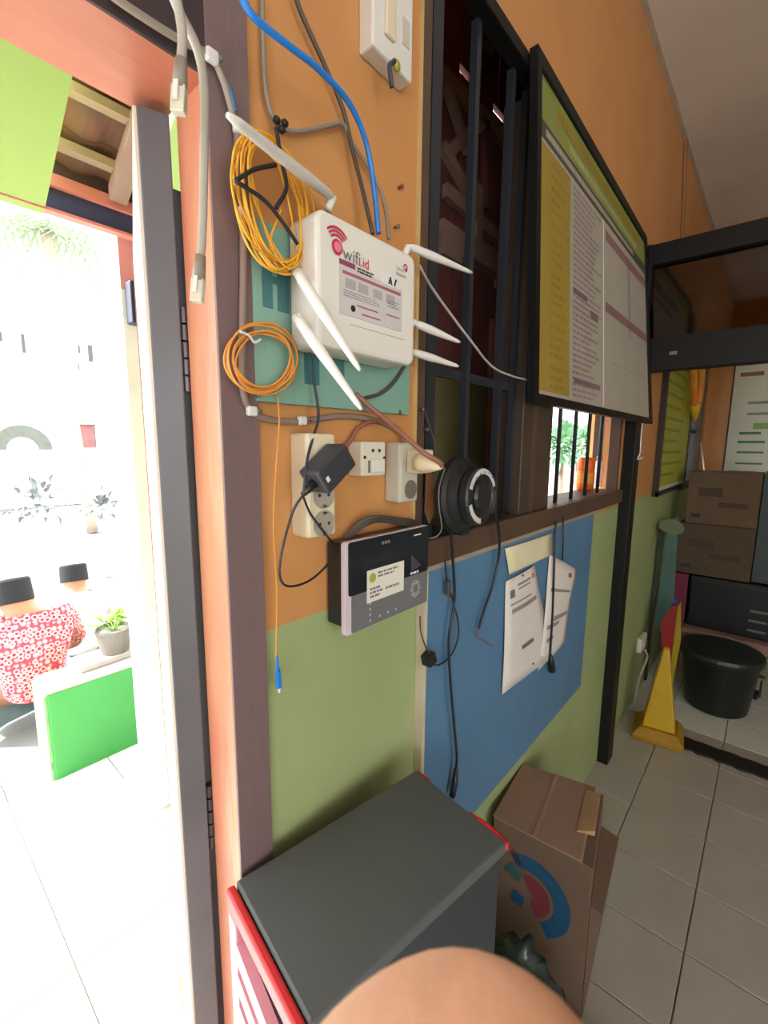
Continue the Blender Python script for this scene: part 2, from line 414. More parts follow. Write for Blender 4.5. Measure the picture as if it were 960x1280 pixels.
# ------------------------------------------------------------------ black partition with tinted transom
pa = struct('wall_partition', (2.55, D, 0))
MB().box(2.50, 2.60, 0.535, D, 0, 2.655).build('post', M_black, pa, bevel=0.003)
MB().box(2.51, 2.59, -1.6, 0.535, 2.565, 2.655).build('rail', M_black, pa, bevel=0.003)
MB().box(2.51, 2.59, -1.6, 0.535, 2.085, 2.235).build('rail', M_black, pa, bevel=0.003)
MB().box(2.50, 2.60, -1.70, -1.6, 0, 2.655).build('post', M_black, pa, bevel=0.003)
mg = bpy.data.materials.new('tinted_glass'); mg.use_nodes = True
nt = mg.node_tree; b = nt.nodes['Principled BSDF']
tr_ = nt.nodes.new('ShaderNodeBsdfTransparent'); tr_.inputs[0].default_value = (0.22, 0.17, 0.12, 1)
gl_ = nt.nodes.new('ShaderNodeBsdfGlossy'); gl_.inputs['Roughness'].default_value = 0.05
nzg = nt.nodes.new('ShaderNodeTexNoise'); nzg.inputs['Scale'].default_value = 4
mrg = nt.nodes.new('ShaderNodeMapRange'); mrg.inputs[3].default_value = 0.05; mrg.inputs[4].default_value = 0.09
nt.links.new(nzg.outputs['Fac'], mrg.inputs[0])
mxg = nt.nodes.new('ShaderNodeMixShader'); nt.links.new(mrg.outputs[0], mxg.inputs[0]); nt.links.new(tr_.outputs[0], mxg.inputs[1]); nt.links.new(gl_.outputs[0], mxg.inputs[2])
nt.links.new(mxg.outputs[0], nt.nodes['Material Output'].inputs['Surface'])
MB().box(2.545, 2.552, -1.6, 0.535, 2.235, 2.565).build('pane', mg, pa)
MB().box(2.505, 2.512, 0.40, 0.43, 2.15, 2.165).build('latch', mat('steel', (150, 150, 150), 0.35, 0.9), pa)

# ------------------------------------------------------------------ window 2, far along the wall
w2 = struct('window_2', (4.8, D, VZ0))
M_dkfr = mat('dark_window_frame', (50, 40, 32), 0.5)
MB().box(V0, V0+0.06, D-0.01, 0.70, VZ0, VZ1).build('frame', M_dkfr, w2)
MB().box(V1-0.06, V1, D-0.01, 0.70, VZ0, VZ1).build('frame', M_dkfr, w2)
MB().box(V0, V1, D-0.02, 0.70, VZ0-0.04, VZ0+0.03).build('sill', M_dkfr, w2)
MB().box(V0, V1, D-0.01, 0.70, VZ1-0.05, VZ1).build('frame', M_dkfr, w2)
for k in range(6):
    x = V0+0.15+0.14*k
    MB().box(x-0.012, x+0.012, D+0.03, D+0.05, VZ0+0.03, VZ1-0.05).build('bar', M_iron, w2)
MB().box(V0+0.06, V1-0.06, D+0.03, D+0.05, 1.86, 1.89).build('crossbar', M_iron, w2)

# ------------------------------------------------------------------ porch roof over the doorway
rf = struct('roof_eave', (1.0, 1.4, 2.6))
SL = 0.6
def roofz(Y, off=0.0): return 2.63+(2.0-Y)*SL+off
M_tiler = mat('clay_roof_tile', (134, 88, 72), 0.8, var=0.25, scale=6, bump=0.4, bscale=20, col2=(92, 70, 64))
M_fblue = mat('navy_fascia_paint', (56, 62, 96), 0.5)
M_fpink = mat('salmon_fascia_paint', (214, 130, 116), 0.5)
M_lime = mat('lime_paint', (150, 172, 92), 0.55, var=0.06, scale=3)
x0r, x1r = -1.5, 7.5
MB().box(x0r, x1r, 1.985, 2.01, 2.525, 2.60).build('fascia_board', M_fblue, rf)
MB().box(x0r, x1r, 1.965, 1.985, 2.595, 2.635).build('fascia_strip', M_fpink, rf)
MB().box(x0r, x1r, 1.975, 2.015, 2.515, 2.525).build('fascia_edge', M_fpink, rf)
# lime soffit panel under the rafters, left of X = 0.5
MB().hexa([(x0r, 2.0, 2.505), (0.5, 2.0, 2.505), (0.5, 0.72, 2.505+1.28*SL), (x0r, 0.72, 2.505+1.28*SL)],
          [(x0r, 2.0, 2.518), (0.5, 2.0, 2.518), (0.5, 0.72, 2.518+1.28*SL), (x0r, 0.72, 2.518+1.28*SL)]).build('soffit_panel', M_lime, rf)
for x in (0.725, 1.7, 2.7, 3.9, 4.9, 5.9, 6.9):
    MB().hexa([(x-0.03, 1.95, roofz(1.95)-0.05), (x+0.03, 1.95, roofz(1.95)-0.05), (x+0.03, 0.72, roofz(0.72)-0.05), (x-0.03, 0.72, roofz(0.72)-0.05)],
              [(x-0.03, 1.95, roofz(1.95)), (x+0.03, 1.95, roofz(1.95)), (x+0.03, 0.72, roofz(0.72)), (x-0.03, 0.72, roofz(0.72))]).build('rafter', M_timb, rf)
bys = [1.90-0.155*i for i in range(8)]
for y in bys:
    MB().box(0.5, x1r, y-0.02, y+0.02, roofz(y)-0.002, roofz(y)+0.026).build('batten', mat('pale_batten', (176, 150, 124), 0.7, var=0.15), rf)
MB().box(x0r, x1r, 1.992, 2.012, 2.60, 2.72).build('eave_board', mat('dark_purple_board', (92, 66, 72), 0.7), rf)
tmr = bpy.data.meshes.new('roof_tile')
bt = MB(); nn = 7
pr = [(-0.075+0.15*i/(nn-1), 0.010*math.sin(2*math.pi*i/(nn-1))) for i in range(nn)]
poly = [(a, 0, b) for a, b in pr]+[(a, 0, b+0.010) for a, b in reversed(pr)]
bt.prism([(p[0], -0.10, p[2]+0.10*SL) for p in poly], (0, 0.20, -0.20*SL+0.014))
tmr.from_pydata([tuple(v) for v in bt.v], [], bt.f); tmr.materials.append(M_tiler)
holes = []
for p, q in ((582, 88), (625, 141)):
    v = ray(p, q); t = (2.63+0.05+1.2-EYE.z)/(v.z+SL*v.y); holes.append(EYE+v*t)
rest = MB(); ntile = 0
for y in [2.055]+bys:
    yc = y-0.07
    for k in range(0, 48):
        x = 0.5+0.075+0.146*k
        if x > x1r-0.08: break
        if any(abs(h.x-x) < 0.2 and abs(h.y-yc) < 0.2 for h in holes): continue
        loc = Vector((x, yc, roofz(yc)+0.042))
        if ntile < 280 and x < 6.0:
            o = bpy.data.objects.new('roof_tile', tmr); COL.objects.link(o); o.parent = rf
            o.location = loc - ORG[rf.name]; ntile += 1
        else:
            n0 = len(rest.v); rest.v += [v+loc for v in bt.v]; rest.f += [tuple(i+n0 for i in f) for f in bt.f]
ro_ = rest.build('roof_tile_rest', M_tiler, rf); ro_['kind'] = 'stuff'
# porch column, pink above and pale below
pc = struct('porch_column', (0.80, 2.1, 0))
M_pale = mat('pale_wall_paint', (240, 238, 234), 0.7, var=0.05)
xc = W(146, 450, 2.15).x
zcol = W(156, 362, 2.05).z
MB().box(xc, xc+0.22, 2.05, 2.25, zcol, 2.9).build('column_top', mat('salmon_column_paint', (232, 164, 160), 0.6), pc)
MB().box(xc, xc+0.22, 2.05, 2.25, 0, zcol).build('column_shaft', M_pale, pc)
# lime return of the outer wall, to the right of the doorway
st(MB().box(0.66, 0.74, 1.10, 1.60, 0.0, 2.74).build('wall_wing', M_lime))
st(MB().box(0.387, 0.77, TH, TH+0.012, 0.0, 3.3).build('wall_outside', M_lime))
# ------------------------------------------------------------------ things on the cable wall
M_wht = mat('white_plastic', (222, 218, 210), 0.4, var=0.03)
M_ivory = mat('ivory_plastic', (222, 208, 178), 0.4, var=0.04)
M_ivory2 = mat('grey_ivory_plastic', (196, 190, 172), 0.45, var=0.04)
M_hole = mat('socket_recess_grey', (120, 112, 100), 0.6)
M_dark = mat('black_plastic', (34, 35, 38), 0.35, var=0.05)
M_blk2 = mat('matt_black_rubber', (30, 30, 31), 0.6)
M_steel = mat('steel', (150, 150, 150), 0.35, 0.9)
M_greyc = mat('grey_cable', (150, 138, 124), 0.5)
M_dgrey = mat('dark_grey_cable', (82, 74, 66), 0.5)
M_wcab = mat('pale_grey_cable', (176, 168, 154), 0.45)
M_brcab = mat('brown_pink_cable', (150, 96, 80), 0.5)
M_yel = mat('yellow_fibre', (236, 172, 44), 0.45, var=0.08)
M_yel2 = mat('orange_yellow_fibre', (226, 150, 62), 0.45, var=0.08)
M_blue = mat('blue_cable', (40, 128, 214), 0.4, var=0.05)
M_clip = mat('white_clip', (226, 222, 216), 0.45)
M_redp = mat('red_print', (206, 50, 78), 0.6)
M_greyp = mat('grey_print', (120, 118, 120), 0.6)
M_blkp = mat('black_print', (40, 40, 44), 0.6)
M_pinkp = mat('dull_red_print', (176, 96, 104), 0.6)
RND = random.Random(3)

# green signboard behind the router
sb0 = W(313, 290, 0.578); sb1 = W(511, 527, 0.578); sbz = W(318, 501, 0.578).z
sg = thing('signboard', 'sea-green painted board with dark teal block letters, behind the white router', 'signboard', ((sb0.x+sb1.x)/2, 0.583, sbz))
MB().box(sb0.x, sb1.x, 0.577, D-0.001, sbz, W(313, 288, 0.578).z+0.02).build('panel', mat('sea_green_paint', (128, 168, 150), 0.6, var=0.08, scale=5), sg, bevel=0.001)
M_teal = mat('teal_letter_paint', (66, 118, 122), 0.6, var=0.1)
def onb(x, y): return W(x, y, 0.5765)
def letter(strokes):
    b = MB()
    for (xa, ya, xb, yb) in strokes:
        p = onb(xa, ya); q = onb(xb, yb); b.box(p.x, q.x, 0.5755, 0.577, q.z, p.z)
    b.build('letter', M_teal, sg)
letter([(327, 322, 341, 386), (346, 325, 361, 392), (340, 345, 347, 356)])
letter([(380, 440, 399, 482)])
letter([(414, 448, 430, 472)])
for x, y in ((322, 494), (500, 515)): MB().ball(onb(x, y), 0.004, seg=8, rings=6).build('screw', M_steel, sg)

# wall socket and switch plate, top
sw = thing('wall_socket', 'white surface-mounted wall socket with a wire stub, high beside the window', 'socket', W(490, 100, D))
yb = 0.558
p0 = W(467, 45, yb); p1 = W(516, 75, yb); zt = W(500, 10, yb).z+0.07; zb_ = W(516, 105, yb).z
MB().box(p0.x-0.002, p1.x, yb, D, zb_, zb_+0.135).build('body', M_wht, sw, bevel=0.004)
MB().box(p0.x+0.025, p0.x+0.05, yb-0.006, yb, zb_+0.03, zb_+0.10).build('rocker', M_ivory, sw, bevel=0.003)
MB().box(p1.x-0.03, p1.x-0.012, yb-0.002, yb, zb_+0.045, zb_+0.085).build('slot', M_ivory2, sw)
MB().tube(spline([W(493, 76, yb-0.004), W(487, 82, yb-0.012), W(488, 95, yb-0.012), W(490, 110, yb-0.01)], 6), 0.004, 6).build('wire_stub', mat('dark_blue_wire', (50, 62, 84), 0.5), sw, smooth=True)
MB().ball(W(496, 82, yb-0.003), 0.008, 0.005, 0.009, seg=10, rings=6).build('terminal', mat('olive_yellow', (176, 170, 70), 0.5), sw, smooth=True)

# the router
YR0, YR1 = 0.508, 0.572
ft = [W(403, 260, YR0), W(522, 322, YR0), W(516, 457, YR0), W(394, 430, YR0)]
rx0 = (ft[0].x+ft[3].x)/2-0.002; rx1 = (ft[1].x+ft[2].x)/2; rz1 = (ft[0].z+ft[1].z)/2; rz0 = (ft[2].z+ft[3].z)/2
RW, RH = rx1-rx0, rz1-rz0
LEAN = Vector((0, 0.006, 0))           # the top tips slightly towards the room
ro = thing('router', 'white wireless router with red logo and printed sticker on the sea-green board', 'router', ((rx0+rx1)/2, 0.54, rz0))
def rounded(x0, x1, z0, z1, r, Y, n=6):
    out = []
    for cx, cz, a in ((x1-r, z1-r, 0), (x0+r, z1-r, 90), (x0+r, z0+r, 180), (x1-r, z0+r, 270)):
        for k in range(n+1):
            t = math.radians(a+90*k/n); out.append(Vector((cx+r*math.cos(t), Y, cz+r*math.sin(t))))
    return out
MB().prism(rounded(rx0, rx1, rz0, rz1, 0.016, YR0), (0, YR1-YR0, 0)).build('housing', mat('router_white', (226, 221, 210), 0.38, var=0.02), ro, bevel=0.006)
ry = YR0-0.0008
def rp(a, b): return Vector((rx0+RW*a, ry, rz0+RH*b))
def rbox(a0, a1, b0, b1): p = rp(a0, b0); q = rp(a1, b1); return MB().box(p.x, q.x, ry-0.0003, ry+0.0006, p.z, q.z)
def rq(x, y): return W(x, y, ry)
def span(xa, ya, xb, yb, lift=0.0006): p = rq(xa, ya); q = rq(xb, yb); return MB().box(p.x, q.x, ry-lift, ry+0.0006, min(p.z, q.z), max(p.z, q.z))
sx_0, sx_1 = 0.482, 0.626; sz_0, sz_1 = 1.916, 1.986
def sbx(a0, a1, b0, b1, lift): return MB().box(sx_0+(sx_1-sx_0)*a0, sx_0+(sx_1-sx_0)*a1, ry-lift, ry+0.0004, sz_0+(sz_1-sz_0)*b0, sz_0+(sz_1-sz_0)*b1)
def so_(a, b): return Vector((sx_0+(sx_1-sx_0)*a, ry, sz_0+(sz_1-sz_0)*b))
SWd, SHt = sx_1-sx_0, sz_1-sz_0
st_ = sbx(0, 1, 0, 0.97, 0.0005).build('sticker', mat('sticker_silver', (204, 198, 194), 0.5, var=0.05), ro)
sbx(0.04, 0.97, 0.81, 0.87, 0.0012).build('sticker_band', M_pinkp, st_)
sbx(0.0, 0.22, 0.97, 1.07, 0.0012).build('sticker_tab', mat('maroon_print', (150, 70, 100), 0.6), st_)
b = MB(); print_lines(b, so_(0.25, 0.93), EX, EZ, SWd*0.34, SHt*0.12, 2, RND, lift=0.0014, wmin=0.004, wmax=0.012); b.build('sticker_print', M_blkp, st_)
b = MB()
for a in (0.08, 0.27, 0.50, 0.72): q = so_(a, 0.55); b.box(q.x, q.x+SWd*0.15, ry-0.001, ry, q.z, q.z+SHt*0.19)
b.build('sticker_print', mat('grey_box_print', (176, 170, 170), 0.6), st_)
b = MB(); print_lines(b, so_(0.05, 0.36), EX, EZ, SWd*0.62, SHt*0.15, 3, RND, fill=0.35, lift=0.0012, wmin=0.004, wmax=0.012); print_lines(b, so_(0.74, 0.45), EX, EZ, SWd*0.2, SHt*0.18, 3, RND, fill=0.4, lift=0.0014, wmin=0.004, wmax=0.01); b.build('sticker_print', mat('soft_grey_print', (140, 136, 138), 0.6), st_)
b = MB(); print_lines(b, so_(0.24, 0.24), EX, EZ, SWd*0.34, SHt*0.035, 1, RND, fill=0.8, lift=0.0014); print_lines(b, so_(0.32, 0.09), EX, EZ, SWd*0.42, SHt*0.035, 1, RND, fill=0.9, lift=0.0014); print_lines(b, so_(0.72, 0.27), EX, EZ, SWd*0.24, SHt*0.03, 1, RND, fill=0.9, lift=0.0014); b.build('sticker_print', M_pinkp, st_)
b = MB(); q = so_(0.19, 0.17); b.lathe((q.x, ry-0.0012, q.z), (0, 1, 0), [(0.0001, 0), (0.0048, 0), (0.0048, 0.001)], 16); b.build('sticker_dot', M_blkp, st_)
MB().box(0.575, 0.622, ry-0.0007, ry+0.0004, 1.982, 1.998).build('white_label', mat('white_sticker', (232, 230, 226), 0.5), ro)
b = MB()
for i in range(3):
    q = Vector((0.590+0.007*i, ry-0.0016, 1.984)); sh = 0.004 if i != 1 else -0.004
    b.prism([q, q+Vector((0.003, 0, 0)), q+Vector((0.003+sh, 0, 0.011)), q+Vector((sh, 0, 0.011))], (0, 0.001, 0))
b.build('label_print', M_blkp, ro)
text_mesh('lettering', 'wifi', (0.4885, ry, 1.992), EX, EZ, 0.036, M_greyp, ro, lift=0.001, fit=0.036)
text_mesh('lettering', '.id', (0.5245, ry, 1.992), EX, EZ, 0.036, M_redp, ro, lift=0.001, fit=0.018)
text_mesh('lettering', 'Telkom', (0.609, ry, 2.012), EX, EZ, 0.009, M_greyp, ro, lift=0.001, fit=0.020)
text_mesh('lettering', 'Indonesia', (0.609, ry, 2.004), EX, EZ, 0.009, M_greyp, ro, lift=0.001, fit=0.026)
b = MB(); b.lathe((0.634, ry-0.001, 2.021), (0, -1, 0), [(0.0035, 0), (0.0055, 0.0002)], 16); b.lathe((0.636, ry-0.001, 2.017), (0, -1, 0), [(0.0001, 0), (0.0028, 0.0002)], 12); b.build('emblem', M_redp, ro)
q = rq(421, 309)
MB().lathe((q.x, ry-0.001, q.z), (0, -1, 0), [(0.0001, 0), (0.0105, 0.0002)], 24).build('logo_disc', M_redp, ro)
MB().lathe((q.x, ry-0.0016, q.z), (0, -1, 0), [(0.0001, 0), (0.007, 0.0002)], 20).build('logo_core', mat('pink_print', (226, 132, 150), 0.6), ro)
lg = MB()
for r_ in (0.0155, 0.0205, 0.0255):
    lg.lathe((q.x-0.001, ry-0.001, q.z), (0, -1, 0), [(r_-0.0015, 0), (r_+0.0015, 0.0002)], 16, a0=math.radians(-48), a1=math.radians(48), ref=(0.05, 0, 1))
lg.build('logo_arcs', M_redp, ro)
rbox(0.28, 0.86, 0.215, 0.22).build('seam', M_ivory2, ro)
for k, px_ in enumerate((0.28, 0.45, 0.55, 0.62)):
    MB().tube([Vector((rx0+RW*px_, 0.53, rz1-0.002)), Vector((rx0+RW*px_, 0.53, rz1+0.008))], 0.005, 10).build('port', M_steel, ro)
def antenna(base, tip, r=0.0068, elbow=None, tp=0.55):
    base, tip = Vector(base), Vector(tip); n = 14; P = [base.lerp(tip, i/n) for i in range(n+1)]
    prof = []
    for i in range(n+1):
        t = i/n
        rr = 0.85+0.15*min(1, t/0.3) if t < 0.35 else 1.0-tp*min(1, (t-0.35)/0.6)
        prof.append(r*rr)
    prof[0] *= 0.6; prof[-1] *= 0.55
    b = MB().tube(P, prof, 14)
    if elbow: b.tube(spline([Vector(elbow), Vector(elbow).lerp(base, 0.6), base], 4), r*0.85, 10)
    return b.build('antenna', M_wht, ro, smooth=True)
antenna(W(416, 247, 0.545), W(285, 144, 0.45), 0.0075, elbow=(W(410, 262, 0.545)), tp=0.3)
antenna(W(371, 340, 0.522), W(450, 463, 0.418), 0.0082, elbow=W(392, 368, 0.535))
antenna(W(370, 396, 0.522), W(452, 512, 0.418), 0.0082, elbow=W(392, 420, 0.535))
antenna(W(511, 308, 0.545), W(590, 341, 0.50), 0.0078, elbow=W(506, 318, 0.55))
antenna(W(519, 404, 0.545), W(575, 428, 0.505), 0.0078, elbow=W(513, 402, 0.55))
antenna(W(516, 440, 0.545), W(573, 458, 0.505), 0.0078, elbow=W(511, 438, 0.55))

# ---- cables
def cable(name, pts, r, m, label, cat='cable', n=10, group=None, seg=8):
    return tag(MB().tube(spline(pts, n), r, seg).build(name, m, smooth=True), label, cat, group)
def WP(lst): return [W(x, y, Y) for x, y, Y in lst]
cable('network_cable', WP([(296, -14, 0.50), (318, 22, 0.50), (362, 58, 0.505), (400, 88, 0.51), (437, 130, 0.52), (458, 180, 0.53), (468, 240, 0.535), (473, 292, 0.535)]), 0.0042, M_blue, 'bright blue network cable curving down into the router top')
cable('grey_cable', WP([(366, -14, 0.575), (378, 20, 0.575), (405, 80, 0.575), (428, 135, 0.575), (440, 185, 0.575), (455, 245, 0.56), (466, 292, 0.54)]), 0.0034, M_dgrey, 'dark grey cable running down beside the blue cable')
cable('grey_cable', WP([(327, -14, 0.578), (329, 60, 0.578), (333, 120, 0.578), (347, 156, 0.578), (372, 164, 0.578), (408, 158, 0.578), (428, 155, 0.578), (440, 178, 0.578), (470, 225, 0.575), (482, 262, 0.56), (486, 298, 0.54)]), 0.0034, M_greyc, 'brown-grey cable with a bend, tied above the big yellow coil')
cable('grey_cable', WP([(134, -10, 0.566), (165, 12, 0.566), (215, 44, 0.566), (262, 70, 0.566), (278, 98, 0.566), (288, 132, 0.566), (294, 158, 0.572)]), 0.0042, M_greyc, 'grey cable clipped along the dark door head to its corner')
cable('cable_conduit', WP([(296, 160, 0.572), (300, 220, 0.572), (304, 300, 0.572), (303, 400, 0.572), (303, 480, 0.572), (312, 512, 0.576), (335, 524, 0.58), (375, 527, 0.58), (430, 520, 0.58), (478, 528, 0.582), (500, 540, 0.582)]), 0.0052, mat('mauve_grey_conduit', (142, 122, 112), 0.5), 'grey-brown cable clipped down the door jamb and under the green board')
cable('blue_wire', WP([(286, 108, 0.565), (290, 122, 0.563), (294, 140, 0.566)]), 0.0034, mat('dull_blue_wire', (60, 110, 150), 0.5), 'short dull blue wire end at the door frame corner')
for i, (x, y, Y) in enumerate(((263, 72, 0.566), (297, 162, 0.572), (303, 268, 0.572), (313, 514, 0.574), (376, 526, 0.58))):
    lbl = ['white cable clip on the corner of the dark door head', 'white cable clip level with the tip of the topmost aerial', 'white cable clip beside the yellow coil on the door jamb', 'white cable clip at the lower left corner of the green board', 'white cable clip just below the green board'][i]
    c = W(x, y, Y); t = thing('cable_clip', lbl, 'clip', c, 'white cable clips')
    MB().box(c.x-0.008, c.x+0.008, Y-0.008, Y+0.002, c.z-0.007, c.z+0.007).build('saddle', M_clip, t, bevel=0.003)
    MB().tube([c+Vector((0.009, -0.004, 0)), c+Vector((0.009, -0.013, 0))], 0.0025, 8).build('nail', M_steel, t)
def plug_cable(pts, label, plugpx, r=0.0042, boot=0.0062):
    P = WP(pts); e = P[-1]; dr = (P[-1]-P[-2]).normalized()
    t = thing('network_cable', label, 'cable', e, 'grey network cables hanging loose')
    MB().tube(spline(P, 10), r, 8).build('lead', M_wcab, t, smooth=True)
    MB().tube([e-dr*0.006, e+dr*0.018], [boot*0.8, boot], 10).build('boot', M_greyc, t, smooth=True)
    a = e+dr*0.016; sd = RT.cross(dr).normalized(); s2 = dr.cross(sd).normalized()
    pl = MB().obox(a-s2*0.006-sd*0.004, s2*0.012, sd*0.008, dr*0.022).build('plug', mat('clear_plastic', (224, 212, 190), 0.15, var=0.1, spec=0.8), t, bevel=0.001)
    b = MB()
    for k in range(6): b.obox(a-s2*0.0052+s2*(0.0018*k)+sd*0.0041+dr*0.014, s2*0.001, sd*0.0004, dr*0.007)
    b.build('contacts', mat('gold_contacts', (200, 150, 60), 0.3, 0.9), pl)
    MB().obox(a-s2*0.002-sd*0.008, s2*0.004, sd*0.002, dr*0.015).build('clip', M_wht, pl)
    return t
plug_cable([(212, -30, 0.42), (222, 5, 0.42), (228, 45, 0.42), (226, 84, 0.42)], 'loose grey network cable, shorter, its clear plug hanging before the door head', None)
plug_cable([(206, -34, 0.44), (222, 10, 0.44), (246, 60, 0.44), (255, 110, 0.44), (255, 200, 0.44), (253, 290, 0.44), (250, 328, 0.44)], 'loose grey network cable, longer, its clear plug hanging before the salmon jamb', None)

# big yellow fibre coil with black ties
c1 = thing('fibre_coil', 'big yellow fibre cable coil tied with black straps, left above the router', 'cable', W(345, 345, 0.57))
rnd = random.Random(11)
for k in range(11):
    pts = []; ox, oy = rnd.uniform(-6, 6), rnd.uniform(-5, 5); wx = rnd.uniform(26, 46); hy_ = rnd.uniform(72, 92); lean = rnd.uniform(0.16, 0.30); ph = rnd.uniform(0, 6)
    for i in range(28):
        a = 2*math.pi*i/28
        x = 340+ox+wx*math.cos(a)+lean*hy_*math.sin(a)*0.9; y = 252+oy+hy_*math.sin(a)
        x += 3*math.sin(2*a+ph)
        pts.append(W(x, y, 0.555+0.012*math.sin(a*2+ph)-0.0012*k))
    pts.append(pts[0])
    MB().tube(spline(pts, 3), 0.0017, 6, cap=False).build('loop', M_yel, c1, smooth=True)
for tpts in ([(294, 226), (318, 212), (345, 206)], [(294, 226), (330, 250), (352, 276), (372, 305)], [(345, 160), (352, 200), (358, 235), (345, 260)]):
    MB().tube(spline([W(x, y, 0.532) for x, y in tpts], 8), 0.0028, 6).build('strap', M_blk2, c1, smooth=True)
MB().tube(spline(WP([(352, 262, 0.545), (338, 300, 0.55), (345, 330, 0.55), (366, 345, 0.55)]), 8), 0.0017, 6).build('tail', M_yel, c1, smooth=True)
b = MB()
for x, y in ((346, 150), (356, 154), (352, 162)): b.ball(W(x, y, 0.565), 0.006, 0.005, 0.005, seg=8, rings=6)
tag(b.build('cable_tie_knot', M_blk2, smooth=True), 'black knotted tie above the big yellow coil', 'cable tie')

# small yellow coil
c2 = thing('fibre_coil', 'small round orange-yellow fibre cable coil below the big one', 'cable', W(328, 497, 0.565))
for k in range(8):
    ox, oy = rnd.uniform(-3, 3), rnd.uniform(-3, 3); rr = rnd.uniform(34, 45); ph = rnd.uniform(0, 6)
    pts = []
    for i in range(25):
        a = 2*math.pi*i/24; q = rr+1.5*math.sin(3*a+ph)
        pts.append(W(329+ox+q*1.02*math.cos(a), 450+oy+q*math.sin(a), 0.56-0.0016*k))
    MB().tube(spline(pts, 3), 0.0015, 6, cap=False).build('loop', M_yel2, c2, smooth=True)
MB().tube(spline([W(x, y, 0.545) for x, y in ((300, 414), (312, 420), (318, 428), (326, 424))], 6), 0.0017, 6).build('tie', M_clip, c2, smooth=True)
ft_ = thing('fibre_lead', 'thin yellow fibre lead hanging straight down to a blue connector', 'cable', W(348, 862, 0.56))
MB().tube(spline(WP([(347, 495, 0.565), (349, 530, 0.56), (344, 600, 0.56), (342, 660, 0.56), (346, 740, 0.56), (345, 822, 0.56)]), 10), 0.0014, 6).build('lead', M_yel2, ft_, smooth=True)
e = W(346, 820, 0.56); e2 = W(349, 862, 0.56)
MB().tube([e, e.lerp(e2, 0.45)], [0.002, 0.0032], 8).build('boot', M_blue, ft_, smooth=True)
dv = (e2-e); q0 = e.lerp(e2, 0.45)
MB().obox(q0-EX*0.004-EY*0.003, EX*0.008, EY*0.006, dv*0.5).build('connector', M_blue, ft_, bevel=0.001)
MB().tube([e2-dv*0.06, e2+dv*0.08], 0.0018, 8).build('ferrule', M_wht, ft_)

# socket strip with three outlets
ys = 0.546
o1 = thing('socket_strip', 'tall ivory three-outlet socket strip on the orange wall', 'socket', W(392, 675, D))
sx0 = W(385, 600, ys).x-0.001; sx1 = W(420, 600, ys).x; sz1 = W(385, 541, ys).z; sz0 = W(385, 674, ys).z
MB().box(sx0, sx1, ys, D, sz0, sz1).build('body', M_ivory, o1, bevel=0.005)
sxc = (sx0+sx1)/2+0.003
for y in (584, 619, 655):
    zc_ = W(403, y, ys).z
    so = MB().lathe((sxc, ys, zc_), (0, -1, 0), [(0.0225, -0.0005), (0.0225, 0.0015), (0.0205, 0.0015), (0.0195, 0.0005), (0.0001, 0.0005)], 28).build('outlet', mat('outlet_grey', (168, 158, 142), 0.5), o1, smooth=False)
    b = MB()
    for s in (-1, 1): b.lathe((sxc+0.0095*s, ys-0.0008, zc_), (0, -1, 0), [(0.0001, 0.0003), (0.003, 0.0003)], 12)
    b.build('pin_hole', M_blkp, so)
    b = MB()
    for s in (-1, 1): b.box(sxc-0.003, sxc+0.003, ys-0.0035, ys-0.0005, zc_+0.0175*s-0.002, zc_+0.0175*s+0.002)
    b.build('earth_clip', M_steel, so)
# black power adapter in the top outlet
ad = thing('power_adapter', 'black power adapter plugged slanting into the top of the ivory strip', 'adapter', W(405, 605, 0.53))
ca = W(411, 584, 0.518); au = Vector((0.80, 0, 0.60)); av = Vector((-0.60, 0, 0.80))
MB().obox(ca-au*0.038-av*0.021-EY*0.022, au*0.072, av*0.042, EY*0.044).build('case', mat('slate_plastic', (58, 60, 66), 0.4, var=0.05), ad, bevel=0.004)
MB().tube([ca-au*0.036, ca-au*0.052, ca-au*0.064], [0.008, 0.006, 0.0042], 10).build('strain_relief', M_dark, ad, smooth=True)
MB().obox(ca-au*0.03-av*0.004-EY*0.0226, au*0.006, av*0.008, EY*0.001).build('label_mark', M_wht, ad)
MB().tube([ca+EY*0.02, Vector((ca.x-0.006, 0.546, ca.z))], 0.012, 12).build('plug_body', M_dark, ad)
e0 = ca-au*0.062
cable('power_lead', [e0, W(366, 640, 0.53), W(352, 690, 0.53), W(350, 722, 0.53), W(362, 733, 0.53), W(388, 725, 0.53), W(412, 702, 0.54), W(420, 680, 0.57)], 0.0019, M_dark, 'thin black lead looping from the adapter down to the attendance machine', n=8)
cable('power_lead', [e0+EY*0.004, W(388, 642, 0.54), W(405, 665, 0.54), W(420, 684, 0.575)], 0.0018, M_dark, 'thin black lead crossing the lowest outlet of the ivory strip', n=8)
cable('power_lead', [W(384, 425, 0.565), W(389, 450, 0.56), W(393, 480, 0.56), W(398, 520, 0.555), W(391, 548, 0.548), W(384, 575, 0.53), e0], 0.0022, mat('slate_cable', (46, 56, 66), 0.5), 'dark lead from the router down to the black adapter', n=8)

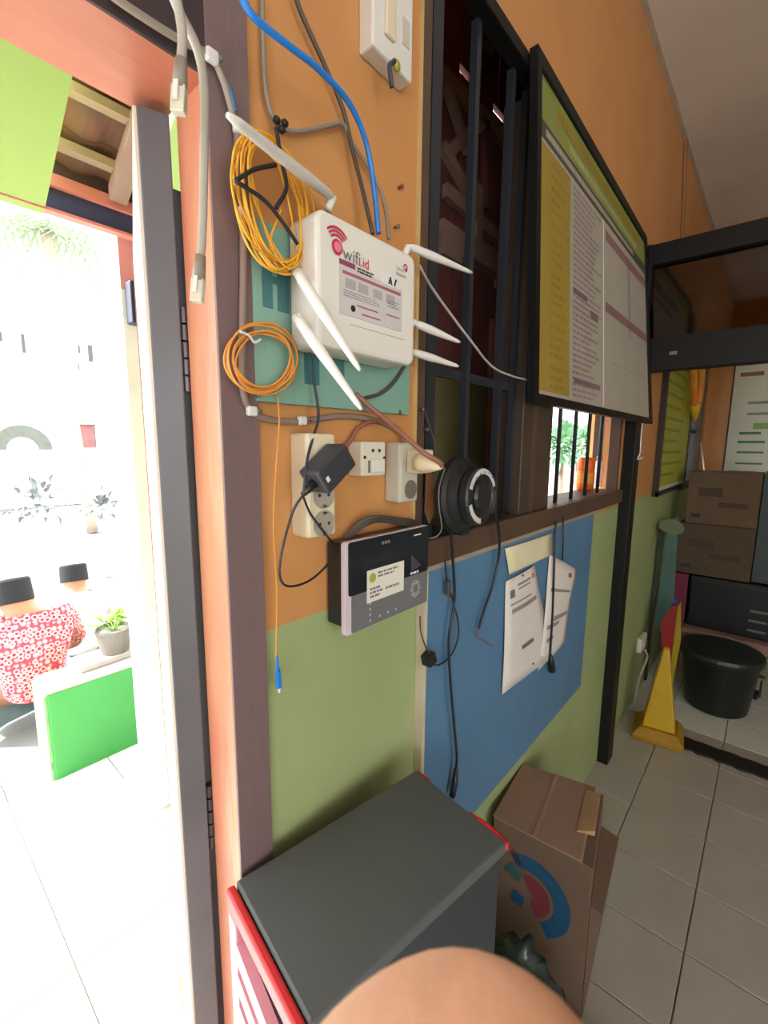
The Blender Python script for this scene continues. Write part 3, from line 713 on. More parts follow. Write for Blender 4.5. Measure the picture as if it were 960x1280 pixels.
# small switch box
o2 = thing('switch_box', 'small cream box with two holes over a square switch, middle of the row', 'switch', W(466, 596, D))
y2 = 0.556; ax0 = W(452, 575, y2).x; ax1 = W(482, 575, y2).x; az1 = W(466, 552, y2).z; az0 = W(466, 595, y2).z
MB().box(ax0, ax1, y2, D, az0, az1).build('body', mat('pale_cream_plastic', (224, 216, 196), 0.4), o2, bevel=0.003)
aw, ah = ax1-ax0, az1-az0
MB().box(ax0+aw*0.38, ax1-aw*0.08, y2-0.004, y2, az0+ah*0.10, az0+ah*0.50).build('rocker', M_wht, o2, bevel=0.002)
MB().box(ax0+aw*0.26, ax0+aw*0.34, y2-0.001, y2, az0+ah*0.10, az0+ah*0.46).build('slot', M_hole, o2)
for fx, fz in ((0.45, 0.74), (0.72, 0.74), (0.12, 0.55), (0.93, 0.52)):
    MB().lathe((ax0+aw*fx, y2-0.0008, az0+ah*fz), (0, -1, 0), [(0.0001, 0.0004), (0.0032, 0.0004), (0.0032, -0.0006)], 12).build('hole', M_blkp, o2)
# single socket with plug
o3 = thing('socket_box', 'cream single socket with a plug stack, beside the window', 'socket', W(510, 628, D))
y3 = 0.549; bx0 = W(500, 600, y3).x; bx1 = W(523, 600, y3).x; bz1 = W(505, 553, y3).z; bz0 = W(505, 629, y3).z
MB().box(bx0-0.0, bx1, y3, D, bz0, bz1).build('body', M_ivory2, o3, bevel=0.006)
zc3 = W(512, 612, y3).z
MB().lathe(((bx0+bx1)/2+0.004, y3-0.0005, zc3), (0, -1, 0), [(0.019, 0), (0.019, 0.001), (0.0001, 0.001)], 24).build('outlet', M_hole, o3)
pt_ = thing('plug_adapter', 'ivory cube adapter pushed into the upper hole of the cream socket', 'adapter', W(516, 595, y3))
pz = W(512, 577, y3).z
MB().box((bx0+bx1)/2-0.012, bx1+0.004, y3-0.034, y3-0.0006, pz-0.022, pz+0.024).build('cube', M_ivory, pt_, bevel=0.004)
pg = thing('mains_plug', 'cream mains plug on a thick pinkish brown cable', 'plug', W(535, 592, 0.50))
pA = W(522, 578, 0.512); pB = W(552, 582, 0.455)
MB().tube([pA, pA.lerp(pB, 0.25), pA.lerp(pB, 0.7), pB], [0.016, 0.0165, 0.013, 0.007], 14).build('plug', mat('cream_plug', (240, 222, 182), 0.4), pg, smooth=True)
MB().tube(spline([W(444, 492, 0.57), W(470, 515, 0.55), W(500, 540, 0.51), W(530, 566, 0.47), W(548, 577, 0.455), pB], 8), 0.0048, 8).build('lead', M_brcab, pg, smooth=True)
cable('brown_lead', WP([(430, 560, 0.58), (440, 548, 0.578), (448, 535, 0.578), (470, 526, 0.578), (498, 536, 0.578), (505, 556, 0.575)]), 0.004, M_brcab, 'pinkish brown lead arching into the cream socket from above')
cable('black_lead', WP([(505, 458, 0.575), (492, 478, 0.57), (475, 492, 0.572), (455, 498, 0.574)]), 0.0035, M_dgrey, 'short dark lead curling under the lower edge of the router')
# brown wooden tag hanging under the plug
tg = [W(534, 592, D-0.004), W(541, 592, D-0.004), W(543, 640, D-0.004), W(537, 655, D-0.004), W(532, 640, D-0.004)]
tag(MB().prism(tg, (0, 0.003, 0)).build('wooden_tag', mat('tan_wood', (168, 116, 76), 0.6)), 'pointed tan wooden strip on the dark frame below the plug', 'wood strip')

# attendance machine
at = thing('attendance_machine', 'black and grey fingerprint attendance machine with a white label, below the sockets', 'attendance machine', W(480, 790, D))
yf = 0.535
q = [W(431, 676, yf), W(535, 658, yf), W(533, 752, yf), W(432, 797, yf)]
fx0 = (q[0].x+q[3].x)/2; fx1 = (q[1].x+q[2].x)/2; fz1 = (q[0].z+q[1].z)/2; fz0 = (q[2].z+q[3].z)/2
FW, FH = fx1-fx0, fz1-fz0
MB().box(fx0+0.004, fx1-0.004, yf+0.010, D-0.004, fz0+0.012, fz1-0.004).build('back_case', M_dark, at, bevel=0.004)
MB().prism(rounded(fx0, fx1, fz0, fz1, 0.006, yf), (0, 0.0105, 0)).build('front_plate', mat('white_grey_bezel', (214, 200, 206), 0.35), at, bevel=0.001)
def ab(a0, a1, b0, b1, lift=0.0012): return MB().box(fx0+FW*a0, fx0+FW*a1, yf-lift, yf, fz0+FH*b0, fz0+FH*b1)
MB().prism(rounded(fx0+FW*0.03, fx1, fz0+FH*0.42, fz1-0.0015, 0.005, yf-0.0014), (0, 0.0014, 0)).build('screen_panel', mat('gloss_black', (38, 40, 46), 0.12), at)
MB().prism(rounded(fx0+FW*0.06, fx1, fz0+0.0015, fz0+FH*0.42, 0.004, yf-0.001), (0, 0.001, 0)).build('keypad_panel', mat('mid_grey_panel', (112, 112, 114), 0.4, var=0.03), at)
lbp = ab(0.22, 0.66, 0.28, 0.64, 0.0022).build('paper_label', mat('label_paper', (226, 222, 206), 0.7, var=0.04), at)
b = MB(); b.lathe((fx0+FW*0.28, yf-0.0024, fz0+FH*0.55), (0, -1, 0), [(0.0001, 0.0002), (0.009, 0.0002)], 18); b.build('crest', mat('green_yellow_crest', (170, 176, 70), 0.6), lbp)
b = MB(); print_lines(b, (fx0+FW*0.34, yf-0.0022, fz0+FH*0.53), EX, EZ, FW*0.29, FH*0.08, 2, RND, lift=0.0004, wmin=0.006, wmax=0.016); print_lines(b, (fx0+FW*0.25, yf-0.0022, fz0+FH*0.32), EX, EZ, FW*0.15, FH*0.13, 3, RND, lift=0.0004, wmin=0.005, wmax=0.012); print_lines(b, (fx0+FW*0.43, yf-0.0022, fz0+FH*0.36), EX, EZ, FW*0.17, FH*0.05, 1, RND, lift=0.0004, wmin=0.004, wmax=0.008); b.build('label_print', M_greyp, lbp)
b = MB()
for i in range(4): b.box(fx0+FW*0.25, fx0+FW*0.265, yf-0.0015, yf, fz0+FH*(0.06+0.065*i), fz0+FH*(0.085+0.065*i))
for i in range(3): b.box(fx0+FW*(0.36+0.1*i), fx0+FW*(0.375+0.1*i), yf-0.0015, yf, fz0+FH*0.07, fz0+FH*0.095)
b.build('key_print', mat('pale_key_print', (196, 194, 192), 0.5), at)
kp = MB()
for i in range(8):
    a = 2*math.pi*i/8; c = Vector((fx0+FW*0.83+0.012*math.cos(a), yf-0.0012, fz0+FH*0.24+0.014*math.sin(a)))
    kp.tube(spline([c+Vector((0.004*math.cos(t), 0, 0.004*math.sin(t))) for t in [j*math.pi/2 for j in range(5)]], 3), 0.0006, 5)
kp.build('navigation_pad', mat('pale_key_print', (196, 194, 192), 0.5), at)
MB().prism([Vector((fx0+FW*0.76, yf-0.002, fz0+FH*0.47)), Vector((fx0+FW*0.90, yf-0.002, fz0+FH*0.52)), Vector((fx0+FW*0.76, yf-0.002, fz0+FH*0.68))], (0, 0.001, 0)).build('sensor_window', mat('smoke_window', (72, 74, 80), 0.2), at)
b = MB(); print_lines(b, (fx0+FW*0.75, yf-0.0014, fz0+FH*0.435), EX, EZ, FW*0.16, FH*0.03, 1, RND, lift=0.0006, fill=0.9, wmin=0.006, wmax=0.012); print_lines(b, (fx0+FW*0.79, yf-0.0014, fz0+FH*0.90), EX, EZ, FW*0.1, FH*0.02, 1, RND, lift=0.0006, fill=0.8); b.build('panel_print', M_wht, at)
b = MB(); print_lines(b, (fx0+FW*0.38, yf-0.0014, fz0+FH*0.89), EX, EZ, FW*0.13, FH*0.04, 1, RND, lift=0.0006, fill=0.9, wmin=0.005, wmax=0.01); b.build('panel_print', M_greyp, at)
cc = thing('cable_bundle', 'grey-brown cables bundled on top of the attendance machine', 'cable', W(480, 668, 0.57))
for k in range(4):
    MB().tube(spline(WP([(424, 690-2*k, 0.575), (446, 664-3*k, 0.57), (470, 652-2*k, 0.565-0.005*k), (500, 655-2*k, 0.565), (522, 662-3*k, 0.57), (532, 668, 0.575)]), 8), 0.0032, 8).build('loop', M_dgrey, cc, smooth=True)
cable('thin_cable', WP([(536, 673, 0.545), (545, 671, 0.535), (552, 660, 0.53), (549, 635, 0.53), (549, 610, 0.53), (556, 585, 0.53)]), 0.0016, mat('mid_grey_wire', (116, 112, 108), 0.5), 'thin grey wire from the attendance machine up past the round reel')
cable('thin_cable', WP([(530, 512, 0.585), (538, 535, 0.58), (544, 560, 0.575), (540, 580, 0.57)]), 0.0015, M_dgrey, 'thin dark wire from the frame screws down to the cream plug')
cable('slack_string', WP([(524, 332, 0.56), (540, 360, 0.575), (565, 395, 0.575), (590, 428, 0.575), (615, 458, 0.575), (640, 470, 0.575), (664, 476, 0.575)]), 0.0028, mat('off_white_cord', (186, 178, 168), 0.6), 'off-white string slanting across the grille to the poster', 'string')
for i, (x, y, l) in enumerate(((527, 512, 'upper screw on the window frame corner'), (532, 537, 'lower screw on the window frame corner'), (500, 234, 'brown screw in the orange wall near the blue cable'), (495, 284, 'pale wall plug above the right end of the router'))):
    c = W(x, y, D-0.004); t = MB().tube([c+EY*0.004, c-EY*0.006], 0.0028, 8); t.ball(c-EY*0.006, 0.0042, 0.002, 0.0042, seg=10, rings=6)
    tag(t.build('screw', M_steel if i != 2 else mat('rust', (140, 70, 56), 0.6), smooth=True), 'small '+l, 'screw')

# black reel on the grille
rl = thing('cable_reel', 'round black cable reel with white arc labels hanging before the window', 'reel', W(585, 662, 0.53))
rc = W(576, 619, 0.535)
AX = Vector((0.0, -1, 0.03)).normalized()
MB().lathe(rc, AX, [(0.0001, -0.02), (0.078, -0.02), (0.086, -0.012), (0.086, 0.004), (0.080, 0.012), (0.072, 0.014), (0.066, 0.03), (0.001, 0.03)], 40).build('drum', M_blk2, rl, smooth=False)
MB().lathe(rc+AX*0.03, AX, [(0.0001, 0.0), (0.060, 0.0), (0.064, 0.004), (0.064, 0.02), (0.060, 0.024), (0.050, 0.026), (0.046, 0.020), (0.0001, 0.018)], 36).build('face', mat('soft_black', (40, 41, 42), 0.4), rl, smooth=False)
for a0, a1 in ((20, 160), (195, 262), (-42, 8)):
    lb_ = MB().lathe(rc+AX*0.0562, AX, [(0.049, 0.0), (0.0605, -0.0005)] if a1 != 8 else [(0.0605, -0.002), (0.0635, -0.003)], 20, a0=math.radians(a0), a1=math.radians(a1), ref=(1, 0, 0)).build('label_arc', mat('white_label_ring', (206, 204, 198), 0.5), rl)
MB().lathe(rc+AX*0.048, AX, [(0.0001, 0.012), (0.030, 0.012), (0.034, 0.006), (0.034, 0.0)], 28).build('hub', M_dark, rl)
b = MB()
for k in range(6):
    a = math.radians(150-20*k); c = rc+AX*0.0568; b.obox(c+Vector((0.053*math.cos(a), 0, 0.053*math.sin(a))), (0.005, 0, -0.003), (0.001, 0, 0.003), AX*0.0004)
b.build('label_print', M_greyp, rl)
MB().box(rc.x-0.012, rc.x+0.02, 0.52, D+0.04, rc.z-0.09, rc.z-0.075).build('bracket', M_dark, rl)
# leads hanging from reel and sill
hk = thing('hanging_lead', 'long black lead hanging down the blue board to a plug', 'cable', W(566, 995, 0.55))
MB().tube(spline(WP([(563, 655, 0.54), (566, 700, 0.55), (568, 750, 0.552), (561, 800, 0.552), (563, 850, 0.552), (567, 900, 0.552), (571, 945, 0.552), (569, 970, 0.552)]), 10), 0.0034, 8).build('lead', M_dark, hk, smooth=True)
MB().tube(WP([(570, 960, 0.552), (568, 980, 0.552), (565, 996, 0.552)]), [0.005, 0.009, 0.008], 10).build('plug', M_dark, hk, smooth=True)
hk = thing('hanging_lead', 'thin black lead looping from the white strip to a small adapter', 'cable', W(540, 835, 0.55))
MB().tube(spline(WP([(556, 700, 0.556), (559, 728, 0.556), (566, 750, 0.556), (573, 780, 0.556), (572, 800, 0.556), (563, 820, 0.556), (549, 831, 0.556), (541, 830, 0.556)]), 10), 0.0022, 8).build('lead', M_dark, hk, smooth=True)
c = W(560, 735, 0.556); MB().box(c.x-0.006, c.x+0.006, 0.55, 0.562, c.z-0.018, c.z+0.018).build('inline_switch', M_dgrey, hk, bevel=0.003)
c = W(538, 824, 0.552); MB().obox(c-EX*0.014-EZ*0.014-EY*0.012, Vector((0.026, 0, 0.008)), EY*0.026, Vector((-0.008, 0, 0.026))).build('adapter', M_blk2, hk, bevel=0.003)
MB().tube(spline(WP([(525, 770, 0.57), (526, 790, 0.56), (532, 808, 0.555), (538, 818, 0.552)]), 6), 0.0018, 6).build('tail', mat('dark_red_wire', (96, 50, 52), 0.5), hk, smooth=True)
hk = thing('hanging_lead', 'black lead beside the reel ending in bare red wires over the blue board', 'cable', W(606, 800, 0.55))
MB().tube(spline(WP([(612, 625, 0.52), (622, 655, 0.53), (624, 690, 0.55), (616, 730, 0.556), (606, 760, 0.556), (598, 786, 0.556)]), 10), 0.0038, 8).build('lead', M_dark, hk, smooth=True)
MB().tube(spline(WP([(598, 784, 0.556), (597, 795, 0.556), (606, 801, 0.556), (616, 808, 0.556)]), 6), 0.0014, 6).build('bare_wire', mat('red_wire', (170, 60, 80), 0.5), hk, smooth=True)
hk = thing('hanging_lead', 'black lead hanging in front of the papers to a small plug', 'cable', W(690, 838, 0.55))
MB().tube(spline(WP([(695, 652, 0.565), (693, 700, 0.556), (691, 760, 0.556), (688, 815, 0.556), (688, 828, 0.556)]), 8), 0.004, 8).build('lead', M_dark, hk, smooth=True)
MB().tube(WP([(688, 818, 0.556), (689, 828, 0.556), (690, 838, 0.556)]), [0.005, 0.012, 0.014], 10).build('plug', M_dark, hk, smooth=True)
MB().tube(spline(WP([(704, 645, 0.565), (704, 672, 0.556), (703, 700, 0.556)]), 6), 0.003, 6).build('second_strand', M_dark, hk, smooth=True)

# blue board under the window, with pale edging
bb = thing('blue_board', 'large blue painted board with pale edging under the window', 'board', (1.45, 0.58, W(585, 1035, 0.572).z))
u0 = W(533, 712, 0.572).x; u1 = W(742, 650, 0.572).x; uz1 = W(640, 678, 0.572).z; uz0 = (W(585, 1035, 0.572).z+W(727, 850, 0.572).z)/2
M_bluep = mat('blue_board_paint', (86, 126, 160), 0.5, var=0.08, scale=4)
MB().box(u0, u1, 0.572, D-0.001, uz0, uz1).build('panel', M_bluep, bb, bevel=0.001)
MB().box(u0-0.012, u0, 0.566, D-0.001, uz0, uz1).build('side_edging', mat('pale_wood_edging', (206, 194, 166), 0.6), bb)
MB().box(u0-0.012, u1, 0.569, D-0.001, uz1, uz1+0.012).build('top_edging', mat('grey_wood_edging', (160, 148, 130), 0.6), bb)

# papers on the board
def paper(pts, label, m, curl=0.006, thick=0.0006, nx=6, ny=10):
    a, b_, c, d_ = [W(x, y, 0.568) for x, y in pts]      # tl tr br bl
    P = MB()
    t = thing('paper_sheet', label, 'paper', c.lerp(d_, 0.5))
    g = []
    for j in range(ny+1):
        for i in range(nx+1):
            u, v = i/nx, j/ny
            q = a.lerp(b_, u).lerp(d_.lerp(c, u), v)
            q = Vector((q.x, 0.568-curl*(math.sin(math.pi*u)*0.6+0.6*math.sin(2.5*v+u*2)**2), q.z)); g.append(q)
    P.v = g; k = nx+1
    P.f = [(j*k+i, j*k+i+1, (j+1)*k+i+1, (j+1)*k+i) for j in range(ny) for i in range(nx)]
    P.build('sheet', m, t, smooth=True, solid=thick)
    def at(u, v):
        q = a.lerp(b_, u).lerp(d_.lerp(c, u), v)
        return Vector((q.x, 0.568-curl*(math.sin(math.pi*u)*0.6+0.6*math.sin(2.5*v+u*2)**2)-0.0015, q.z))
    return t, at
M_pap = mat('white_paper', (222, 214, 206), 0.8, var=0.04)
paper([(631, 686), (690, 666), (690, 693), (636, 718)], 'blank cream paper strip at the top of the blue board', mat('cream_paper', (226, 216, 178), 0.8), curl=0.003)
def marks(t, at, rects, m):
    b = MB()
    for u0_, v0_, u1_, v1_ in rects:
        n = 4
        for i in range(n):
            ua = u0_+(u1_-u0_)*i/n; ub = u0_+(u1_-u0_)*(i+1)/n
            b.quad(at(ua, v0_), at(ub, v0_), at(ub, v1_), at(ua, v1_))
    return b.build('print', m, t)
M_faint = mat('faint_print', (150, 142, 138), 0.8)
t, at_ = paper([(632, 727), (667, 706), (691, 818), (627, 868)], 'white printed notice pinned by its corners, left sheet on the blue board', M_pap, curl=0.006)
marks(t, at_, [(0.12, 0.10, 0.24, 0.17)], M_greyp); marks(t, at_, [(0.32, 0.07, 0.75, 0.09), (0.34, 0.11, 0.72, 0.125), (0.12, 0.22, 0.7, 0.235), (0.15, 0.27, 0.85, 0.31)], M_faint); marks(t, at_, [(0.80, 0.05, 0.92, 0.10)], mat('pale_red_print', (200, 130, 110), 0.8)); marks(t, at_, [(0.35, 0.66, 0.62, 0.70)], M_greyp)
for u, v in ((0.5, 0.02), (0.55, 0.92)):
    MB().ball(at_(u, v), 0.004, 0.003, 0.004, seg=8, rings=6).build('pin', M_blkp, t)
t, at_ = paper([(687, 693), (720, 713), (704, 802), (672, 838)], 'white printed notice hanging tilted, right sheet on the blue board', M_pap, curl=0.009)
marks(t, at_, [(0.1, 0.28, 0.85, 0.31), (0.3, 0.55, 0.9, 0.60), (0.1, 0.62, 0.55, 0.66), (0.15, 0.75, 0.4, 0.79)], M_faint); marks(t, at_, [(0.62, 0.08, 0.76, 0.13)], M_pinkp)

# large poster leaning off the window
ps = thing('framed_poster', 'large black-framed poster with yellow, white and lime columns over the window', 'poster', (1.9, 0.53, 1.86))
ptl, ptr, pbr, pbl = W(668, 57, D-0.022), W(806, 297, 0.572), W(813, 530, 0.485), W(664, 503, 0.545)
def pp(u, v, lift=0.0):      # u right, v down
    q = ptl.lerp(ptr, u).lerp(pbl.lerp(pbr, u), v)
    n = (ptr-ptl).cross(pbl-ptl).normalized()
    if n.y > 0: n = -n
    return q+n*lift
def prect(u0_, v0_, u1_, v1_, lift, m, name, nx=12, parent=None, thick=0.0):
    b = MB(); k = nx+1
    def grid(l):
        n0 = len(b.v)
        for j in range(k):
            for i in range(k): b.v.append(pp(u0_+(u1_-u0_)*i/nx, v0_+(v1_-v0_)*j/nx, l))
        b.f.extend((n0+j*k+i, n0+j*k+i+1, n0+(j+1)*k+i+1, n0+(j+1)*k+i) for j in range(nx) for i in range(nx)); return n0
    a = grid(lift+thick)
    if thick:
        c = grid(lift)
        ring = [i for i in range(k)]+[j*k+nx for j in range(1, k)]+[nx*k+i for i in range(nx-1, -1, -1)]+[j*k for j in range(nx-1, 0, -1)]
        for i in range(len(ring)): p, q = ring[i], ring[(i+1) % len(ring)]; b.f.append((a+p, a+q, c+q, c+p))
    return b.build(name, m, parent or ps)
prect(0, 0, 1, 1, -0.012, M_black, 'backing', thick=0.010)
sheet = prect(0.02, 0.02, 0.98, 0.98, -0.002, mat('poster_paper', (170, 162, 146), 0.6, var=0.04), 'sheet', thick=0.003)
for r_ in ((0, 0, 0.022, 1), (0.978, 0, 1, 1), (0.022, 0, 0.978, 0.04), (0.022, 0.97, 0.978, 1)):
    prect(*r_, -0.002, M_black, 'frame_rail', thick=0.012)
M_plime = mat('poster_lime', (140, 148, 72), 0.6, var=0.15, scale=5)
M_pyel = mat('poster_yellow', (158, 132, 52), 0.6, var=0.1, scale=3)
M_pblk = mat('poster_dark_band', (84, 78, 66), 0.6)
M_ptxt = mat('poster_grey_print', (150, 134, 130), 0.6)
M_pmar = mat('poster_maroon', (146, 104, 104), 0.6)
M_pyd = mat('poster_olive', (150, 122, 40), 0.6)
prect(0.022, 0.04, 0.978, 0.155, 0.0016, M_plime, 'title_band', parent=sheet)
prect(0.022, 0.155, 0.978, 0.205, 0.0016, M_pblk, 'subtitle_band', parent=sheet)
prect(0.03, 0.215, 0.21, 0.955, 0.0016, M_pyel, 'yellow_column', parent=sheet)
prect(0.465, 0.21, 0.475, 0.96, 0.0018, M_wht, 'divider', parent=sheet)
def pprint(rects, m, lift=0.0024, name='print'):
    b = MB()
    for r_ in rects: b.quad(pp(r_[0], r_[1], lift), pp(r_[2], r_[1], lift), pp(r_[2], r_[3], lift), pp(r_[0], r_[3], lift))
    b.build(name, m, sheet)
rr = random.Random(5)
def words(x0, x1, y0, y1, wmin, wmax, frac=1.0):
    out = []; x = x0; end = x0+(x1-x0)*frac
    while x < end:
        w_ = rr.uniform(wmin, wmax); out.append((x, y0, min(x+w_, end), y1)); x += w_+wmin*0.4
    return out
pprint(words(0.12, 0.90, 0.062, 0.10, 0.012, 0.024), M_pyd); pprint(words(0.20, 0.85, 0.115, 0.14, 0.008, 0.018), mat('poster_pale_lime', (170, 174, 110), 0.6))
pprint(words(0.06, 0.80, 0.170, 0.190, 0.005, 0.010), mat('poster_pale_print', (176, 168, 150), 0.6))
yy = 0.24
while yy < 0.93:
    pprint(words(0.09, 0.20, yy, yy+0.014, 0.012, 0.03, rr.uniform(0.5, 1)), M_pyd); yy += rr.choice((0.028, 0.034, 0.045))
yy = 0.225; rc_ = []
while yy < 0.95:
    rc_ += words(0.23, 0.45, yy, yy+0.010, 0.01, 0.03, rr.uniform(0.55, 1)); yy += 0.021
pprint(rc_, M_ptxt)
pprint([(0.23, 0.56, 0.33, 0.58), (0.36, 0.60, 0.42, 0.63), (0.24, 0.88, 0.44, 0.9)], mat('poster_mauve', (120, 98, 104), 0.6))
pprint([(0.49, 0.235, 0.975, 0.275), (0.49, 0.52, 0.975, 0.56)], M_pmar)
pprint([(0.735, 0.275, 0.75, 0.60)], M_ptxt)
pprint([(0.30, 0.715, 0.37, 0.72), (0.30, 0.77, 0.40, 0.775), (0.49, 0.76, 0.97, 0.763), (0.70, 0.62, 0.703, 0.95), (0.83, 0.62, 0.833, 0.95)], M_ptxt)
# white hook cord by the post
tag(MB().tube(spline([S(803, 528, 2.497), S(801, 550, 2.495), S(800, 566, 2.495), S(797, 574, 2.49), S(804, 572, 2.49)], 6), 0.003, 6).build('hook_cord', M_clip, smooth=True), 'white cord end with a hook on the black post below the poster', 'cord')

# orange bottle on the window ledge
bt_ = thing('bottle', 'bright orange bottle standing on the window ledge behind the bars', 'bottle', (0, 0, 0))
pb = W(727, 628, 0.715); ORG[bt_.name] = Vector((pb.x, 0.715, 1.515)); bt_.location = ORG[bt_.name]
hb_ = W(727, 571, 0.715).z-1.515
M_or = mat('orange_plastic', (246, 112, 24), 0.35, var=0.05)
MB().lathe((pb.x, 0.705, 1.5155), (0, 0, 1), [(0.0001, 0), (0.036, 0), (0.04, 0.006), (0.04, hb_*0.55), (0.038, hb_*0.57), (0.04, hb_*0.6), (0.04, hb_*0.9), (0.036, hb_*0.97), (0.0001, hb_*0.98)], 28).build('body', M_or, bt_, smooth=True)
MB().lathe((pb.x, 0.705, 1.5155), (0, 0, 1), [(0.0405, hb_*0.2), (0.0412, hb_*0.22), (0.0412, hb_*0.5), (0.0405, hb_*0.52)], 28).build('sleeve', mat('amber_sleeve', (250, 160, 40), 0.4), bt_, smooth=True)

b2 = thing('bottle', 'slim white bottle with a lilac cap on the window ledge, right of the orange one', 'bottle', (0, 0, 0))
pb = W(743, 622, 0.712); ORG[b2.name] = Vector((pb.x+0.03, 0.712, 1.515)); b2.location = ORG[b2.name]
MB().lathe((pb.x+0.03, 0.708, 1.5155), (0, 0, 1), [(0.0001, 0), (0.022, 0), (0.024, 0.004), (0.024, hb_*0.75), (0.014, hb_*0.86), (0.0001, hb_*0.86)], 20).build('body', mat('white_lilac_plastic', (226, 214, 232), 0.4), b2, smooth=True)
MB().lathe((pb.x+0.03, 0.708, 1.5155+hb_*0.86), (0, 0, 1), [(0.0145, 0), (0.0155, 0.004), (0.0155, hb_*0.13), (0.0001, hb_*0.14)], 20).build('cap', mat('lilac_cap', (150, 104, 176), 0.4), b2, smooth=True)
# ------------------------------------------------------------------ black topped stand by the door
zT = 1.05
cA, cB, cC = F(285, 1090, zT), F(520, 962, zT), F(606, 1077, zT)
cA.y = min(cA.y, 0.572); 
ub = (cB-cA); ub.z = 0; uw = ub.length; ub.normalize(); vb = Vector((ub.y, -ub.x, 0)); dp = 0.227
if vb.y > 0: vb = -vb
M_slate = mat('charcoal_laminate', (84, 87, 87), 0.5, var=0.08, scale=6)
M_redpl = mat('red_plastic', (206, 44, 50), 0.4, var=0.08)
M_pinkpl = mat('sunlit_red_plastic', (226, 150, 162), 0.45, var=0.1)  # pale pink puts the strong sun on the red side into its colour
sd = thing('black_top_stand', 'charcoal-topped stand with red rim and slotted red side, by the door jamb', 'stand', (cA+ub*uw/2+vb*dp/2)-EZ*zT)
lip = 0.012
MB().obox(cA+EZ*-0.022, ub*uw, vb*dp, EZ*0.022).build('top', M_slate, sd, bevel=0.004)
MB().tube([cB+ub*0.004-EZ*0.01, cB+ub*0.004+vb*0.035-EZ*0.01], 0.006, 8).build('rim', M_redpl, sd, smooth=True)
MB().tube(spline([cB+ub*0.004+vb*0.14-EZ*0.012, cB+ub*0.006+vb*0.185-EZ*0.008, cB+ub*0.004+vb*0.227-EZ*0.012], 6), 0.007, 8).build('rim', M_redpl, sd, smooth=True)
MB().obox(cA-ub*0.016-EZ*0.032, ub*0.014, vb*dp, EZ*0.030).build('rim', M_redpl, sd, bevel=0.004)
# slotted side panel made of slanted bars between two rails
side0 = cA-ub*0.014-EZ*zT
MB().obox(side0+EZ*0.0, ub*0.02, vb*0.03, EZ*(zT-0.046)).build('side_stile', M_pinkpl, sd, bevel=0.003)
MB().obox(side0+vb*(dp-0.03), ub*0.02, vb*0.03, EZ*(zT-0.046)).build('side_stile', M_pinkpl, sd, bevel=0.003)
z = zT-0.075
while z > 0.1:
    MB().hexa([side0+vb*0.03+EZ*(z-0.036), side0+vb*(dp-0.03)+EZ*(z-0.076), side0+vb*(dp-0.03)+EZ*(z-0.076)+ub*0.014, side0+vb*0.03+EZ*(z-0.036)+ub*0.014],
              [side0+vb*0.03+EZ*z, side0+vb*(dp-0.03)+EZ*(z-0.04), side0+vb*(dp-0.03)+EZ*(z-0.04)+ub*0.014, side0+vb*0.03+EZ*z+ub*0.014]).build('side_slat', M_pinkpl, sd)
    z -= 0.056
inn = mat('dark_slate_body', (48, 54, 58), 0.5)
MB().obox(side0+ub*0.03+vb*0.005, ub*(uw-0.03), vb*(dp-0.01), EZ*(zT-0.023)).build('body', inn, sd)

# ------------------------------------------------------------------ carton with print, plastic bag
zc_ = 0.58
k4 = [F(617, 1020, zc_), F(653, 955, zc_), F(755, 992, zc_), F(742, 1085, zc_)]
for p in k4: p.y = min(p.y, 0.585)
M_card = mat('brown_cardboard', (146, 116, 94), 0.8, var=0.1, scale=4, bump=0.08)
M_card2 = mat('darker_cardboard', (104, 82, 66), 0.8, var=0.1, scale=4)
cbx = thing('cardboard_carton', 'tall brown carton with blue and red print, open side flap, beside the stand', 'carton', (k4[0]+k4[1]+k4[2]+k4[3])/4-EZ*zc_)
lo = [Vector((p.x, p.y, 0.002)) for p in k4]
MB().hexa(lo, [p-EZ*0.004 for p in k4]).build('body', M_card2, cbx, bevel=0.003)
def q4(u, v): return k4[0].lerp(k4[3], u).lerp(k4[1].lerp(k4[2], u), v)
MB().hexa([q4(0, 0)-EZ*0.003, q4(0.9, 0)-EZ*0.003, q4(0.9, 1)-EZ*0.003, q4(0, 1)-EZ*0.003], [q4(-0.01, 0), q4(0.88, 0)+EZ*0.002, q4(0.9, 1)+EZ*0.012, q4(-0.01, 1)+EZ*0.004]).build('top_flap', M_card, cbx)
MB().hexa([q4(0.42, 0)+EZ*0.002, q4(0.46, 0)+EZ*0.002, q4(0.46, 1)+EZ*0.008, q4(0.42, 1)+EZ*0.008], [q4(0.42, 0)+EZ*0.004, q4(0.46, 0)+EZ*0.004, q4(0.46, 1)+EZ*0.011, q4(0.42, 1)+EZ*0.011]).build('tape', mat('tan_tape', (160, 124, 98), 0.35), cbx)
MB().hexa([q4(0.80, 0.30)+EZ*0.004, q4(0.97, 0.35)+EZ*0.003, q4(0.97, 0.85)+EZ*0.004, q4(0.80, 0.9)+EZ*0.009], [q4(0.80, 0.30)+EZ*0.008, q4(0.97, 0.35)+EZ*0.02, q4(0.97, 0.85)+EZ*0.03, q4(0.80, 0.9)+EZ*0.014]).build('inner_flap', mat('torn_cardboard', (176, 138, 98), 0.8), cbx)
fr = [k4[3], k4[2]]     # room-facing side with a bulging flap
fa = Vector((k4[3].x, k4[3].y, 0)); fb = Vector((k4[2].x, k4[2].y, 0)); nrm = (fb-fa).cross(EZ).normalized()
if nrm.y > 0: nrm = -nrm
